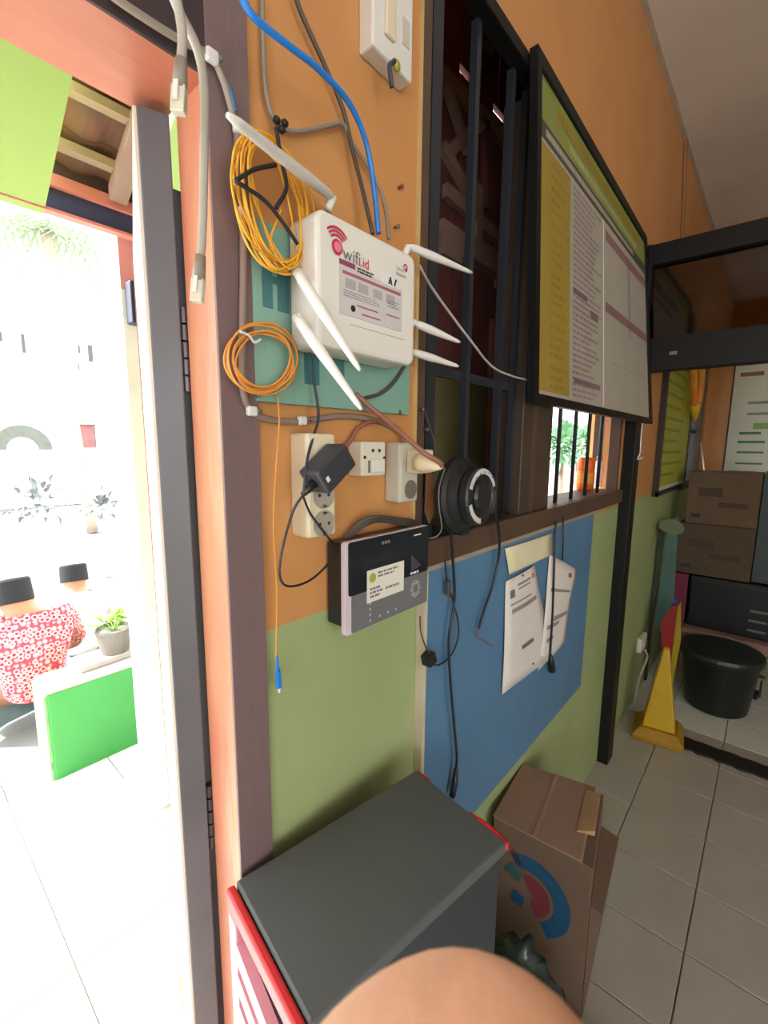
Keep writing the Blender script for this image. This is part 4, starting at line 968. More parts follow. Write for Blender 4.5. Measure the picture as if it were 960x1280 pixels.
MB().hexa([fa+nrm*0.001+EZ*0.10, fb+nrm*0.001+EZ*0.10, fb+nrm*0.001+EZ*0.46, fa+nrm*0.001+EZ*0.46], [fa+nrm*0.004+EZ*0.08, fb+nrm*0.02+EZ*0.10, fb+nrm*0.055+EZ*0.44, fa+nrm*0.03+EZ*0.45]).build('side_flap', M_card2, cbx)
# print on the side that faces the stand
sA = Vector((k4[0].x, k4[0].y, 0)); sB = Vector((k4[3].x, k4[3].y, 0)); sn = (sB-sA).cross(EZ).normalized()
if sn.x > 0: sn = -sn
def sp(u, z_): return sA.lerp(sB, u)+EZ*z_+sn*0.0015
def blob(pts, m):
    b = MB(); b.v = [sp(u, z_) for u, z_ in pts]; b.f = [tuple(range(len(pts)))]
    b.build('print', m, cbx)
M_pb = mat('blue_carton_print', (26, 74, 108), 0.6); M_pr = mat('red_carton_print', (116, 46, 56), 0.6); M_pg = mat('teal_carton_print', (44, 84, 80), 0.6)
def arc(cx, cz, r0_, r1_, a0, a1, n=16):
    o = [(cx+r1_*math.cos(math.radians(a0+(a1-a0)*i/n)), cz+0.30*r1_*math.sin(math.radians(a0+(a1-a0)*i/n))) for i in range(n+1)]
    return o+[(cx+r0_*math.cos(math.radians(a0+(a1-a0)*i/n)), cz+0.30*r0_*math.sin(math.radians(a0+(a1-a0)*i/n))) for i in range(n, -1, -1)]
for k in range(2):
    b = MB()
    pts = arc(0.42, 0.38, 0.26, 0.42, -60+0*k, 120) if k == 0 else arc(0.42, 0.38, 0.05, 0.22, -70, 110)
    n = len(pts)//2
    for i in range(n-1):
        a_, b_, c_, d_ = pts[i], pts[i+1], pts[len(pts)-2-i], pts[len(pts)-1-i]
        b.quad(sp(*a_), sp(*b_), sp(*c_), sp(*d_))
    b.build('print', M_pb if k == 0 else M_pr, cbx)
blob([(0.14, 0.42), (0.30, 0.40), (0.34, 0.43), (0.22, 0.46)], M_pg); blob([(0.22, 0.33), (0.36, 0.32), (0.38, 0.36), (0.26, 0.37)], M_pb); blob([(0.20, 0.485), (0.30, 0.455), (0.34, 0.47), (0.24, 0.51)], M_pr)
pbg = MB(); M_bag = mat('dark_green_plastic', (52, 66, 62), 0.25, var=0.3, scale=9, bump=0.5, bscale=14)
def crumple(b, c, rx, ry, rz, seed, amp=0.35, seg=28, rings=18):
    n0 = len(b.v); b.ball(c, rx, ry, rz, seg=seg, rings=rings)
    for i in range(n0, len(b.v)):
        d_ = b.v[i]-Vector(c); s_ = 1+amp*mnoise.noise(d_*14+Vector((seed, 0, 0)))+amp*0.5*mnoise.noise(d_*34+Vector((0, seed, 0)))
        v_ = Vector(c)+d_*s_; v_.z = max(v_.z, 0.003); b.v[i] = v_
crumple(pbg, (0.98, 0.38, 0.20), 0.12, 0.13, 0.22, 3.0); crumple(pbg, (1.08, 0.20, 0.06), 0.08, 0.12, 0.07, 5.0); 
tag(pbg.build('plastic_bag', M_bag, smooth=True), 'crumpled dark green plastic bag between the stand and the carton', 'bag')

# ------------------------------------------------------------------ far end of the room
pf2 = thing('framed_poster', 'yellow-green framed poster on the wall past the black post', 'poster', (3.8, D, 1.4))
gx0 = W(826, 540, D-0.02).x; gx1 = W(861, 540, D-0.02).x; gz0 = W(834, 615, D-0.02).z; gz1 = W(850, 380, D-0.02).z
MB().box(gx0, gx1, D-0.02, D-0.001, gz0, gz1).build('backing', M_dkfr, pf2)
for a0, a1, b0, b1 in ((gx0, gx0+0.05, gz0, gz1), (gx1-0.04, gx1, gz0, gz1), (gx0, gx1, gz0, gz0+0.03), (gx0, gx1, gz1-0.03, gz1)):
    MB().box(a0, a1, D-0.032, D-0.02, b0, b1).build('frame_rail', M_dkfr, pf2)
shp = MB().box(gx0+0.05, gx1-0.04, D-0.024, D-0.02, gz0+0.03, gz1-0.03).build('sheet', mat('poster_olive_lime', (176, 182, 58), 0.6, var=0.12, scale=3), pf2)
b = MB(); zz = gz1-0.1
while zz > gz0+0.12:
    b.box(gx0+0.1, gx0+0.1+(gx1-gx0-0.2)*rr.uniform(0.5, 1), D-0.0246, D-0.024, zz-0.02, zz); zz -= 0.075
b.build('print', mat('poster_dull_olive', (140, 146, 50), 0.6), shp)
MB().box(gx0+0.05, gx1-0.04, D-0.0246, D-0.024, gz0+0.03, gz0+0.055).build('white_strip', M_wht, shp)

pw = thing('wall_chart', 'white chart with green boxes on the orange far wall', 'poster', (5.54, 0.2, 1.5))
XF = 5.55
c_tl, c_bl = S(916, 452, XF-0.02), S(905, 592, XF-0.02)
ey1 = (c_tl.y+c_bl.y)/2; ez1, ez0 = c_tl.z, c_bl.z-0.05; ey0 = ey1-0.75
MB().box(XF-0.02, XF-0.001, ey0, ey1, ez0, ez1).build('panel', mat('chart_white', (204, 206, 190), 0.6, var=0.04), pw)
MB().box(XF-0.024, XF-0.02, ey1-0.012, ey1, ez0, ez1).build('edge', M_dkfr, pw)
M_cg = mat('chart_green', (70, 130, 66), 0.6); M_cl = mat('chart_pale_green', (138, 178, 100), 0.6); M_cr = mat('chart_brown', (150, 96, 80), 0.6); M_cgr = mat('chart_grey_green', (130, 146, 116), 0.6)
def chart(x0, y0, x1, y1, m):
    p = S(x0, y0, XF-0.021); q = S(x1, y1, XF-0.021)
    MB().box(XF-0.0215, XF-0.0195, min(p.y, q.y), max(p.y, q.y), min(p.z, q.z), max(p.z, q.z)).build('chart_box', m, pw)
chart(926, 466, 955, 469, M_cr); chart(935, 502, 970, 504, M_cgr); chart(934, 516, 970, 518, M_cgr); chart(942, 529, 980, 536, M_cl)
chart(924, 540, 951, 543, M_cg); chart(922, 551, 956, 554, M_cg); chart(921, 564, 954, 567, M_cg); chart(919, 578, 953, 581, M_cg); chart(912, 588, 944, 594, M_cr)

# orange garland hanging in the far window
gd = thing('garland', 'twisted orange and yellow paper garland hanging at the far window', 'garland', W(868, 526, 0.55))
for k, pts in enumerate(([(866, 440), (867, 480), (868, 505), (869, 522)], [(877, 440), (876, 480), (873, 505), (869, 522)])):
    MB().tube(spline([W(x, y, 0.515) for x, y in pts], 6), [0.028*(1-0.02*i) for i in range(19)], 8).build('strand', mat('orange_paper', (236, 130, 60), 0.6, col2=(240, 190, 60)), gd, smooth=True)
MB().tube([W(868.5, 505, 0.515), W(868.5, 526, 0.515)], [0.04, 0.012], 8).build('tassel', mat('yellow_paper', (240, 190, 40), 0.6), gd, smooth=True)
cable('white_wire', [S(875, 552, 5.3), S(878, 570, 5.3), S(881, 590, 5.2)], 0.008, M_clip, 'thin white wire hanging above the stacked cartons')

# stack of cartons and clutter (standing on a dark crate)
def carton(x0, x1, y0, y1, z0, z1, label, m, grp):
    t = thing('cardboard_carton', label, 'carton', ((x0+x1)/2, (y0+y1)/2, z0), grp)
    MB().box(x0, x1, y0, y1, z0, z1).build('body', m, t, bevel=0.004)
    for a, b_ in ((0.0, 0.49), (0.51, 1.0)):
        MB().box(x0+(x1-x0)*a, x0+(x1-x0)*b_, y0, y1, z1, z1+0.005).build('top_flap', m, t)
    MB().box(x0-0.0015, x0, y0+(y1-y0)*0.15, y0+(y1-y0)*0.55, z0+(z1-z0)*0.35, z0+(z1-z0)*0.45).build('print', mat('dark_brown_print', (74, 56, 46), 0.7), t)
    MB().box(x0-0.0015, x0, y0+(y1-y0)*0.5, y0+(y1-y0)*0.85, z0+(z1-z0)*0.55, z0+(z1-z0)*0.72).build('print', mat('dark_brown_print', (74, 56, 46), 0.7), t)
    MB().box(x0-0.0015, x0, y0+(y1-y0)*0.78, y0+(y1-y0)*0.92, z0+(z1-z0)*0.12, z0+(z1-z0)*0.2).build('hand_hole', M_blkp, t)
    return t
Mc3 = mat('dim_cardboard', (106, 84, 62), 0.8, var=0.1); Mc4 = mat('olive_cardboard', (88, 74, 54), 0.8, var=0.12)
yL = S(851, 660, 4.0).y; yR = S(946, 660, 4.0).y
zt1 = S(900, 592, 4.0).z; zm1 = S(900, 657, 4.0).z; zm2 = S(900, 722, 4.0).z
zmid = S(900, 672, 4.0).z
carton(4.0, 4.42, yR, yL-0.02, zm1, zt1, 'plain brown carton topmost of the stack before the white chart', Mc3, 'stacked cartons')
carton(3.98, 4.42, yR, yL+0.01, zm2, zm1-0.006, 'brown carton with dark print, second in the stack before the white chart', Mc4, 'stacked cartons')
yS = yR-0.10
tag(MB().box(4.02, 4.5, yS, yR-0.006, zm2, zt1+0.01).build('metal_sheet', mat('blue_grey_panel', (66, 78, 80), 0.6), bevel=0.004), 'blue-grey metal sheet standing beside the stacked cartons', 'metal sheet')
zc1 = S(900, 790, 3.95).z
cr = thing('plastic_crate', 'black plastic crate under the stacked cartons', 'crate', (4.2, 0.15, zc1))
MB().box(3.96, 4.5, -0.35, yL-0.10, zc1, zm2-0.006).build('body', mat('dark_teal_plastic', (14, 22, 26), 0.4), cr, bevel=0.01)
for k in range(3):
    MB().box(3.952, 3.96, yR-0.12, yR-0.02, zc1+0.05+0.07*k, zc1+0.065+0.07*k).build('rib', mat('grey_green_glint', (110, 116, 108), 0.4), cr)
MB().box(3.95, 4.5, -0.35, yL-0.10, zm2-0.04, zm2-0.02).build('rim', M_dark, cr)
tag(MB().box(3.97, 4.25, yL-0.085, yL+0.01, zc1, zm2-0.008).build('crimson_box', mat('crimson_card', (120, 34, 60), 0.6), bevel=0.004), 'dim crimson box squeezed beside the black crate', 'box')
zc0 = zc1-0.10
tag(MB().box(3.88, 4.5, -0.35, yL, zc0+0.02, zc1-0.004).build('carton_flat', mat('pinkish_cardboard', (146, 116, 104), 0.8), bevel=0.004), 'flat pinkish carton lying under the black crate', 'carton')
rk = thing('low_rack', 'dim wooden low rack that carries the flat carton and crate', 'rack', (4.2, 0.1, 0))
for x in (4.12, 4.46):
    for y in (-0.30, yL-0.05):
        MB().box(x-0.02, x+0.02, y-0.02, y+0.02, 0, zc0).build('leg', M_timb, rk)
MB().box(4.08, 4.5, -0.35, yL, zc0, zc0+0.018).build('shelf', M_timb, rk)

# round black tub with lid
tc = F(902, 893, 0); tcx = 3.62; tcy = 0.155
tb = thing('tub', 'round black plastic tub with a dark lid on the floor', 'tub', (tcx, tcy, 0))
M_tub = mat('black_green_plastic', (18, 24, 24), 0.35, var=0.08)
MB().lathe((tcx, tcy, 0.002), (0, 0, 1), [(0.0001, 0), (0.165, 0), (0.175, 0.01), (0.215, 0.36), (0.225, 0.365), (0.225, 0.38), (0.0001, 0.38)], 40).build('body', M_tub, tb, smooth=False)
MB().lathe((tcx, tcy, 0.383), (0, 0, 1), [(0.232, -0.025), (0.235, 0.0), (0.228, 0.02), (0.19, 0.03), (0.0001, 0.035)], 40).build('lid', mat('dark_green_lid', (32, 42, 38), 0.4), tb, smooth=False)
cl = thing('castor_bracket', 'small black castor bracket standing beside the tub', 'castor', F(945, 873, 0))
cq = F(943, 874, 0)
MB().lathe(cq+Vector((0, 0.0, 0.035)), (0.3, 1, 0), [(0.0001, -0.015), (0.033, -0.015), (0.033, 0.015), (0.0001, 0.015)], 20).build('wheel', M_dark, cl)
MB().obox(cq+Vector((-0.015, -0.03, 0.03)), (0.03, 0, 0), (0, 0.012, 0), (0, 0, 0.13)).build('fork', M_dark, cl)
MB().obox(cq+Vector((-0.03, -0.04, 0.16)), (0.06, 0, 0), (0, 0.06, 0), (0, 0, 0.012)).build('plate', M_steel, cl)

# yellow square cone
kc = [F(787, 905), F(812, 931), F(846, 936), F(848, 912)]
cn = thing('floor_cone', 'yellow square-based caution cone standing by the wall', 'cone', F(820, 918))
M_cone = mat('yellow_cone_plastic', (200, 160, 26), 0.4, var=0.06); M_cone2 = mat('amber_cone_plastic', (168, 124, 20), 0.45)
cc0 = F(822, 918); apex = cc0.copy(); 
ang = math.radians(8)
def sq(h, z_): return [Vector((cc0.x+h*(math.cos(a)), cc0.y+h*(math.sin(a)), z_)) for a in [ang+math.pi/4+math.pi/2*i for i in range(4)]]
H_ = S(824, 808, cc0.x).z
MB().hexa(sq(0.185, 0.002), sq(0.185, 0.03)).hexa(sq(0.185, 0.03), sq(0.135, 0.075)).build('base', M_cone2, cn, bevel=0.006)
MB().hexa(sq(0.120, 0.075), sq(0.022, H_)).build('body', M_cone, cn, bevel=0.008)
MB().hexa(sq(0.022, H_), sq(0.016, H_+0.008)).build('tip', M_cone2, cn)
# folded coloured board behind the cone
fbd = thing('folded_board', 'folded red and yellow board with blue top behind the cone', 'board', (3.45, 0.45, 0))
def slab(pts, ext, m, name, par):
    pts = [Vector((p.x, min(p.y, 0.58), p.z)) for p in pts]; MB().prism(pts, ext).build(name, m, par)
xx = 3.35
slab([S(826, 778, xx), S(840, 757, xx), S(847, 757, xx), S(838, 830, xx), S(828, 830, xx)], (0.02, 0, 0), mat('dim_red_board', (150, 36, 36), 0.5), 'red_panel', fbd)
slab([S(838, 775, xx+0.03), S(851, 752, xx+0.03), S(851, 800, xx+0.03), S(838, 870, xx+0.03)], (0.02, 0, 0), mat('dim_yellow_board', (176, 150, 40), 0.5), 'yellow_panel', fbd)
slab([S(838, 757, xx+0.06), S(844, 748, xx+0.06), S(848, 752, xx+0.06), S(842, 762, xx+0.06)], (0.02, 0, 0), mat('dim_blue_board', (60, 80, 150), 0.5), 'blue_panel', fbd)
# leaning boards and tin against the wall
lb = thing('leaning_board', 'tall teal board leaning against the green wall', 'board', (3.9, 0.5, 0))
xx = 3.75
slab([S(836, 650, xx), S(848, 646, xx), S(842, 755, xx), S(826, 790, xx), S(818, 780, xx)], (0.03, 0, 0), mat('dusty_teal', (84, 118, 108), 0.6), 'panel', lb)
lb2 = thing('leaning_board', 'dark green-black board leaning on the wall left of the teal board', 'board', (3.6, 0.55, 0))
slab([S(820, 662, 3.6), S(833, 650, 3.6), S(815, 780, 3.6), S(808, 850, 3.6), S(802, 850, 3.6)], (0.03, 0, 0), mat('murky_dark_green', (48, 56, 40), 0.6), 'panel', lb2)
MB().lathe(Vector((3.56, 0.50, S(823, 650, 3.6).z-0.04)), (-0.5, -0.2, 0.8), [(0.0001, 0), (0.07, 0), (0.075, 0.01), (0.0001, 0.012)], 24).build('disc', mat('grey_green_disc', (126, 138, 112), 0.5), lb2)
# white wall outlet with cord near the floor
ol = thing('wall_outlet', 'white outlet low on the green wall with a white cord', 'socket', W(803, 810, D))
c = W(803, 803, D-0.02); MB().box(c.x-0.08, c.x+0.08, D-0.03, D-0.001, c.z-0.05, c.z+0.05).build('box', M_wht, ol, bevel=0.006)
MB().tube(spline([W(806, 812, D-0.035), W(809, 822, D-0.05), W(800, 845, D-0.05), W(795, 868, D-0.04), W(793, 884, D-0.04)], 8), 0.007, 6).build('cord', M_clip, ol, smooth=True)
# black mat strip at the partition line
mm = MB(); n = 60; x0_, x1_ = 2.945, 3.06
rj = random.Random(9)
ptsL = [(x0_+rj.uniform(-0.012, 0.006)-0.0*i, 0.30-1.9*i/n) for i in range(n+1)]; ptsR = [(x1_+rj.uniform(-0.004, 0.004), 0.30-1.9*i/n) for i in range(n+1)]
mm.prism([Vector((x, y, 0.001)) for x, y in ptsL]+[Vector((x, y, 0.001)) for x, y in reversed(ptsR)], (0, 0, 0.012))
tag(mm.build('rubber_strip', M_blk2), 'long black rubber mat strip with a ragged edge across the floor', 'mat')
# ------------------------------------------------------------------ outdoors
M_gr = mat('bright_green_paint', (52, 138, 60), 0.5, var=0.08, scale=3)
M_grp = mat('worn_pale_green', (130, 166, 116), 0.7, var=0.25, scale=14)
M_conc = mat('pale_concrete', (170, 162, 156), 0.85, var=0.1, bump=0.2)
pl = thing('planter_wall', 'low bright green wall with a pale top at the porch edge', 'low wall', (1.6, 2.75, 0))
PX0 = W(68, 960, 2.64).x; PZ = 0.47
MB().box(PX0, 3.2, 2.64, 2.90, -0.02, PZ).build('body', M_gr, pl, bevel=0.01)
MB().box(PX0-0.012, PX0, 2.65, 2.89, -0.02, PZ-0.005).build('worn_end', M_grp, pl)
MB().box(PX0, 3.2, 2.645, 2.895, PZ, PZ+0.012).build('top', M_conc, pl)
sl0 = F(88, 826, PZ+0.03)
ts = thing('concrete_slab', 'loose pale concrete slab lying on the green wall', 'slab', (0.85, 2.85, PZ+0.012))
MB().obox((0.66, 2.74, PZ+0.0125), (0.36, 0.02, 0.0), (-0.02, 0.18, 0.0), (0, 0, 0.035)).build('slab', M_conc, ts, bevel=0.006)
pot = thing('potted_plant', 'small leafy plant in a grey pot standing on the slab', 'plant', (0.88, 2.83, PZ+0.048))
pcx, pcy, pz0 = 0.86, 2.83, PZ+0.048
M_pot = mat('grey_pot_plastic', (112, 106, 100), 0.6)
MB().lathe((pcx, pcy, pz0), (0, 0, 1), [(0.0001, 0), (0.072, 0), (0.095, 0.13), (0.10, 0.13), (0.10, 0.145), (0.09, 0.145), (0.086, 0.125), (0.0001, 0.125)], 28).build('pot', M_pot, pot)
M_lf = mat('fresh_leaf', (140, 190, 70), 0.5, var=0.2, col2=(96, 140, 60))
rl_ = random.Random(21)
def leafmesh(b, base, dirv, L_, w_):
    d_ = Vector(dirv).normalized(); s_ = d_.cross(EZ).normalized(); up = s_.cross(d_)
    P = [base+d_*(L_*t)+up*(0.25*L_*math.sin(math.pi*t)) for t in (0, 0.3, 0.65, 1)]
    ww = (0.15, 1.0, 0.8, 0.02); n0 = len(b.v)
    for p, k in zip(P, ww): b.v += [p-s_*w_*k, p+up*(-0.1*w_), p+s_*w_*k]
    for i in range(3):
        for j in range(2): a = n0+i*3+j; b.f.append((a, a+1, a+4, a+3))
for k in range(16):
    a = rl_.uniform(0, 6.28); el = rl_.uniform(0.2, 1.2)
    st0 = Vector((pcx, pcy, pz0+0.12)); top = st0+Vector((math.cos(a)*0.06, math.sin(a)*0.06, rl_.uniform(0.03, 0.10)))
    MB().tube([st0, st0.lerp(top, 0.5)+EZ*0.01, top], 0.0025, 5).build('stem', M_lf, pot)
    b = MB(); leafmesh(b, top, (math.cos(a), math.sin(a), el*0.5), rl_.uniform(0.06, 0.10), rl_.uniform(0.02, 0.034)); b.build('leaf', M_lf, pot, smooth=True, solid=0.0012)
# dark box on the porch column
bxp = W(155, 377, 2.04)
tag(MB().box(xc+0.012, xc+0.12, 1.99, 2.049, bxp.z-0.085, bxp.z+0.075).build('meter_box', mat('blue_black_box', (44, 48, 70), 0.5), bevel=0.006), 'small dark blue box fixed on the porch column', 'box')

# people seated beyond the green wall
M_skin = mat('warm_skin', (176, 122, 92), 0.55, var=0.08)
def batik():
    m = bpy.data.materials.new('red_white_patterned_cloth'); m.use_nodes = True; nt = m.node_tree; N = nt.nodes; L = nt.links; b = N['Principled BSDF']; b.inputs['Roughness'].default_value = 0.85
    tc = N.new('ShaderNodeTexCoord'); v = N.new('ShaderNodeTexVoronoi'); v.inputs['Scale'].default_value = 34; v.inputs['Randomness'].default_value = 0.35; L.new(tc.outputs['Object'], v.inputs['Vector'])
    r_ = N.new('ShaderNodeValToRGB'); r_.color_ramp.elements[0].position = 0.30; r_.color_ramp.elements[0].color = rgb((190, 40, 60)); r_.color_ramp.elements[1].position = 0.36; r_.color_ramp.elements[1].color = rgb((236, 200, 200))
    r_.color_ramp.elements.new(0.62).color = rgb((200, 60, 78))
    L.new(v.outputs['Distance'], r_.inputs[0]); L.new(r_.outputs[0], b.inputs['Base Color']); return m
M_batik = batik()
M_capb = mat('black_velvet', (24, 24, 28), 0.85)
M_wshirt = mat('white_shirt', (232, 228, 222), 0.85)
M_trou = mat('blue_grey_trousers', (140, 150, 170), 0.85)
def skin(name, J, E_, m, parent, root=0, sub=2):
    org = ORG[parent.name]
    me = bpy.data.meshes.new(name); me.from_pydata([tuple(Vector(p)-org) for p, r in J], E_, []); me.materials.append(m)
    o = bpy.data.objects.new(name, me); COL.objects.link(o); o.parent = parent; ORG[o.name] = org
    sk = o.modifiers.new('skin', 'SKIN'); sk.use_smooth_shade = True
    if not me.skin_vertices: me.skin_vertices.new()
    for i, (p, r) in enumerate(J):
        me.skin_vertices[0].data[i].radius = (r, r) if not isinstance(r, tuple) else r
        me.skin_vertices[0].data[i].use_root = (i == root)
    ss = o.modifiers.new('sub', 'SUBSURF'); ss.levels = sub; ss.render_levels = sub
    return o
def seated(base, label, shirt, facing, lean, headoff=(0, 0, 0)):
    """a person sitting on the ground, back to the house; facing = angle of the gaze in plan"""
    t = thing('person', label, 'person', base, 'people sitting outside')
    f_ = Vector((math.cos(facing), math.sin(facing), 0)); s_ = Vector((f_.y, -f_.x, 0)); B = Vector(base)
    def Q(f, s, z): return B+f_*f+s_*s+EZ*z+Vector(lean)*z
    pel, wst, chest, neck = Q(0, 0, 0.20), Q(0.0, 0, 0.36), Q(0.03, 0, 0.58), Q(0.05, 0, 0.74)
    hd = Q(0.08, 0, 0.825)+Vector(headoff)
    shl, shr = Q(0.03, -0.20, 0.66), Q(0.03, 0.20, 0.66)
    ell, elr = Q(0.12, -0.29, 0.42), Q(0.12, 0.29, 0.42); wrl, wrr = Q(0.32, -0.18, 0.34), Q(0.32, 0.18, 0.34)
    knl, knr = Q(0.36, -0.28, 0.26), Q(0.36, 0.28, 0.26); anl, anr = Q(0.30, 0.10, 0.10), Q(0.30, -0.10, 0.10)
    J = [(pel, 0.13), (wst, 0.12), (chest, 0.13), (neck, 0.065), (hd, 0.095), (shl, 0.06), (ell, 0.042), (wrl, 0.032), (shr, 0.06), (elr, 0.042), (wrr, 0.032), (knl, 0.065), (anl, 0.045), (knr, 0.065), (anr, 0.045), (hd+EZ*0.07, 0.09),
         (wrl+f_*0.08, 0.03), (wrr+f_*0.08, 0.03)]
    E_ = [(0, 1), (1, 2), (2, 3), (3, 4), (4, 15), (2, 5), (5, 6), (6, 7), (2, 8), (8, 9), (9, 10), (0, 11), (11, 12), (0, 13), (13, 14), (7, 16), (10, 17)]
    body = skin('body', J, E_, M_skin, t)
    # face: nose and ears
    MB().ball(hd+f_*0.095, 0.014, 0.014, 0.02, seg=8, rings=6).build('nose', M_skin, t, smooth=True)
    for k in (-1, 1): MB().ball(hd+s_*0.088*k, 0.012, 0.018, 0.028, seg=8, rings=6).build('ear', M_skin, t, smooth=True)
    js = [(pel+EZ*-0.02, 0.175), (wst, 0.165), (chest, 0.175), (Q(0.04, 0, 0.69), 0.085), (shl, 0.085), (ell, 0.065), (shr, 0.085), (elr, 0.065)]
    skin('shirt', js, [(0, 1), (1, 2), (2, 3), (2, 4), (4, 5), (2, 6), (6, 7)], shirt, t)
    jt = [(pel-EZ*0.06, 0.16), (knl, 0.085), (anl+EZ*0.01, 0.06), (knr, 0.085), (anr+EZ*0.01, 0.06)]
    skin('trousers', jt, [(0, 1), (1, 2), (0, 3), (3, 4)], M_trou, t)
    MB().lathe(hd+EZ*-0.02, f_*0.25+EZ, [(0.098, 0), (0.102, 0.004), (0.098, 0.13), (0.088, 0.142), (0.0001, 0.146)], 28).build('cap', M_capb, t)
    return t
p1 = W(24, 718, 3.25)
seated((0.53, 3.25, -0.0), 'person in red and white patterned shirt and black cap, seated with back turned', M_batik, math.radians(95), (0.02, 0, 0), headoff=(-0.04, 0, -0.02))
h2 = W(93, 714, 4.3)
seated((h2.x-0.0, 4.3, h2.z-0.91), 'person in white shirt and black cap, seated farther out', M_wshirt, math.radians(80), (0.0, 0, 0))

# yard: house across, bush, palm, far things
hs = thing('house', 'pale two-storey house across the yard with small windows and an arch', 'house', (4, 16, 0))
M_hw = mat('house_cream', (232, 228, 218), 0.85, var=0.04)
HYD = 15.0
MB().box(-2, 12, HYD, HYD+6, 0, 9).build('wall', M_hw, hs)
M_hwin = mat('house_window_dark', (64, 62, 66), 0.4)
for x0_, y0_, x1_, y1_ in ((-8, 410, 8, 432), (20, 413, 37, 446), (80, 434, 88, 466), (92, 427, 104, 446), (92, 450, 103, 467), (110, 428, 115, 456)):
    a = W(x0_, y0_, HYD); b_ = W(x1_, y1_, HYD)
    wv = MB().box(a.x, b_.x, HYD-0.05, HYD+0.02, b_.z, a.z).build('window', mat('house_window_frame', (200, 170, 140), 0.7), hs)
    MB().box(a.x+0.08, b_.x-0.08, HYD-0.06, HYD-0.02, b_.z+0.08, a.z-0.08).build('pane', M_hwin, wv)
ac = W(28, 562, HYD); ab_ = MB(); rr1 = W(64, 560, HYD).x-ac.x
ab_.lathe((ac.x, HYD-0.06, ac.z), (0, -1, 0), [(rr1*0.55, 0), (rr1, 0), (rr1, 0.08), (rr1*0.55, 0.08), (rr1*0.55, 0)], 20, a0=0, a1=math.pi, ref=(1, 0, 0))
ab_.build('arch', mat('arch_grey', (104, 108, 98), 0.8), hs)
a = W(96, 530, 12.0); b_ = W(128, 560, 12.0)
stl = thing('market_stall', 'small stall with a red cloth and blue side, far across the yard', 'stall', (a.x+0.5, 12.2, 0))
MB().box(a.x, (a.x+b_.x)/2+0.1, 12.0, 12.5, b_.z, a.z).build('cloth', mat('stall_red', (140, 92, 88), 0.8), stl)
MB().box((a.x+b_.x)/2+0.1, b_.x-0.1, 12.05, 12.5, b_.z, a.z).build('side', mat('stall_blue', (80, 104, 124), 0.8), stl)
for x in (a.x, b_.x-0.1): MB().box(x-0.03, x+0.03, 12.0, 12.06, 0, b_.z+0.02).build('leg', M_pale, stl)
MB().box(a.x-0.1, b_.x, 11.95, 12.55, a.z, a.z+0.05).build('canopy', M_pale, stl)
def bush(x, y, Y, r_, label, m, seed, n=70, lf=0.12):
    c = W(x, y, Y); t = thing('bush', label, 'bush', (c.x, Y, 0)); rb = random.Random(seed)
    MB().tube([(c.x, Y, 0), (c.x+0.02, Y, c.z-r_*0.2)], [0.04, 0.02], 8).build('stem', M_pale, t)
    b = MB()
    for k in range(n):
        d_ = Vector((rb.gauss(0, 1), rb.gauss(0, 1), rb.gauss(0, 1))).normalized(); leafmesh(b, c+d_*r_*rb.uniform(0.1, 0.8), d_+EZ*0.2, lf*rb.uniform(0.6, 1.3), lf*0.25)
    fo = b.build('foliage', m, t, smooth=True); fo['kind'] = 'stuff'
M_dfol = mat('dusty_dark_foliage', (120, 126, 128), 0.6, var=0.2)
bush(47, 626, 6.0, 0.35, 'grey-green bush across the yard behind the seated people', M_dfol, 4)
bush(128, 632, 6.5, 0.22, 'small narrow bush across the yard near the porch column', M_dfol, 8, 40, 0.12)
# palm
pm = thing('palm_tree', 'tall palm with drooping fronds behind the yard', 'palm tree', (3.2, 12, 0))
pc_ = W(58, 288, 10.0); pm.location = (pc_.x, 10, 0); ORG[pm.name] = Vector((pc_.x, 10, 0))
MB().tube(spline([(pc_.x+0.3, 10, 0), (pc_.x+0.1, 10, pc_.z*0.5), tuple(pc_)], 8), 0.10, 8).build('trunk', mat('palm_trunk', (170, 158, 140), 0.8), pm, smooth=True)
for k in range(11):
    a = 2*math.pi*k/11; b = MB(); d_ = Vector((math.cos(a), math.sin(a), 0)); s_ = Vector((-d_.y, d_.x, 0))
    rib = [pc_+d_*(1.2*t)+EZ*(0.4*t-0.85*t*t) for t in [i/10 for i in range(11)]]
    b.tube(rib, [0.03*(1-0.08*i) for i in range(11)], 5)
    for i in range(1, 11):
        for q in (-1, 1):
            p = rib[i]; e_ = p+s_*q*0.38*(1-0.05*i)+d_*0.15-EZ*0.22; b.quad(p-d_*0.03, p+d_*0.03, e_+d_*0.02, e_-d_*0.02)
    b.build('frond', mat('palm_green', (176, 196, 160), 0.6), pm)
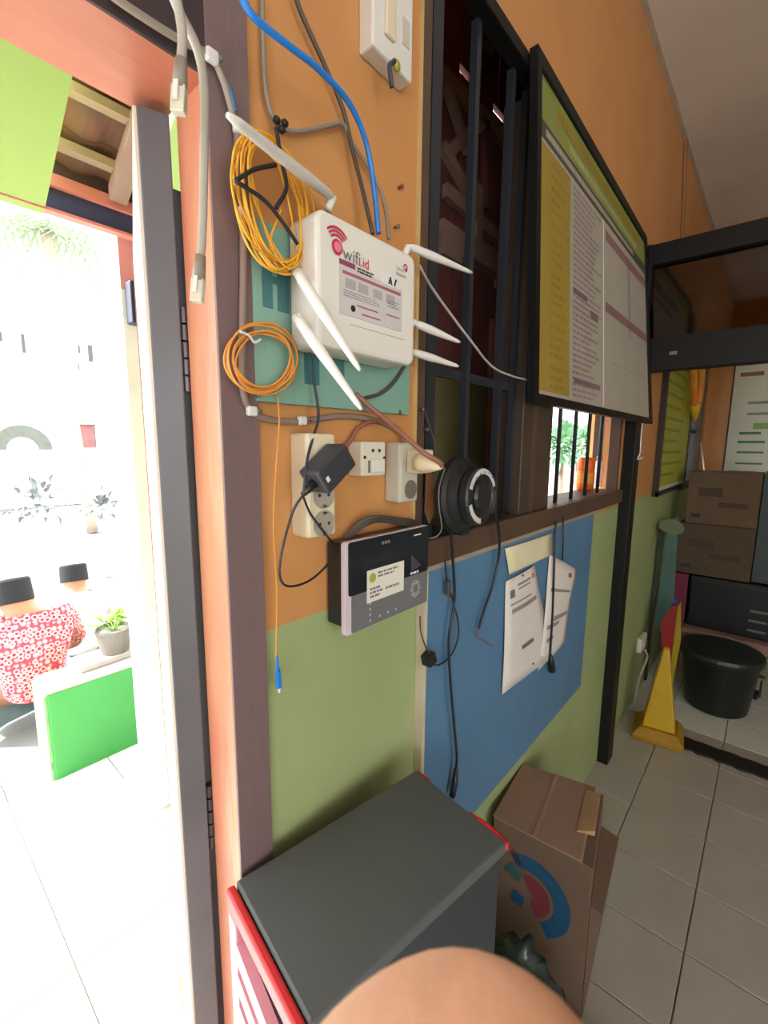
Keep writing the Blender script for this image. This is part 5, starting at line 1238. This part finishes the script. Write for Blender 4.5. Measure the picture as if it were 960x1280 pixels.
# seen through the barred window: porch column, planting and a pink wall
oc = struct('porch_column_orange', (0, 0, 0))
xo = 4.2
yo0 = S(757, 560, xo).y; yo1 = S(735, 560, xo).y
MB().box(xo, xo+0.25, yo0, yo1, 0, 3.0).build('column_shaft', mat('orange_column_paint', (226, 160, 92), 0.6), oc)
rw = thing('yard_wall', 'pink and white painted yard wall seen through the window bars', 'wall', (9.0, 4.0, 0))
MB().box(9.0, 9.2, 1.6, 8.0, 0, 1.3).build('lower_wall', mat('pink_wall_paint', (226, 170, 164), 0.8), rw)
MB().box(9.02, 9.18, 1.6, 8.0, 1.3, 3.2).build('upper_wall', M_pale, rw)
def shrub(x, y, X, r_, label, seed, m):
    c = S(x, y, X); t = thing('bush', label, 'bush', (c.x, c.y, 0)); rb = random.Random(seed)
    MB().tube([(c.x, c.y, 0), (c.x, c.y, c.z)], [0.05, 0.03], 8).build('stem', M_timb, t)
    b = MB()
    for k in range(160):
        d_ = Vector((rb.gauss(0, 1), rb.gauss(0, 1), rb.gauss(0, 1))).normalized(); leafmesh(b, c+d_*r_*rb.uniform(0.1, 0.8), d_+EZ*0.2, 0.16*rb.uniform(0.6, 1.3), 0.05)
    fo = b.build('foliage', m, t, smooth=True); fo['kind'] = 'stuff'
M_mint = mat('mint_foliage', (140, 186, 150), 0.6, var=0.2)
shrub(704, 556, 6.0, 0.30, 'minty green bush outside the window, left of the orange bottle', 31, M_mint); shrub(724, 552, 7.3, 0.30, 'minty green bush outside, above the orange bottle', 37, M_mint)
# ------------------------------------------------------------------ the photographer's hand, close below the lens
def cp(x, y, z): return EYE+RT*x+DN*y+fw*z
hd_ = thing('person_hand', 'blurred bare thumb and hand of the photographer at the lower edge', 'hand', cp(0.03, 0.14, 0.03))
M_hand = mat('hand_skin', (236, 182, 150), 0.5, var=0.12, scale=60, bump=0.05, bscale=300)
J = [(cp(0.045, 0.150, -0.02), 0.034), (cp(0.035, 0.128, 0.012), (0.034, 0.026)),
     (cp(0.019, 0.099, 0.040), 0.024), (cp(0.010, 0.0787, 0.046), 0.024), (cp(0.005, 0.0677, 0.047), 0.024), (cp(0.003, 0.0597, 0.0475), 0.019),
     (cp(0.075, 0.20, -0.10), 0.026), (cp(0.12, 0.30, -0.28), 0.038)]
E_ = [(0, 1), (1, 2), (2, 3), (3, 4), (4, 5), (0, 6), (6, 7)]
for k in range(4):
    bx_ = 0.052+0.0*k; n0 = len(J)
    o_ = 0.019*k
    J += [(cp(0.040+0.004*k, 0.118+o_, 0.020-0.004*k), 0.0105), (cp(0.030+0.004*k, 0.122+o_, 0.048-0.004*k), 0.0095), (cp(0.008+0.004*k, 0.128+o_, 0.050-0.005*k), 0.0088), (cp(-0.006+0.005*k, 0.130+o_, 0.034-0.004*k), 0.0078)]
    E_ += [(0, n0), (n0, n0+1), (n0+1, n0+2), (n0+2, n0+3)]
skin('hand', J, E_, M_hand, hd_, root=0, sub=3)
MB().ball(cp(0.010, 0.085, 0.064), 0.0065, 0.0085, 0.0025, seg=12, rings=8, rotm=rot).build('thumb_nail', mat('nail', (236, 190, 170), 0.3), hd_, smooth=True)
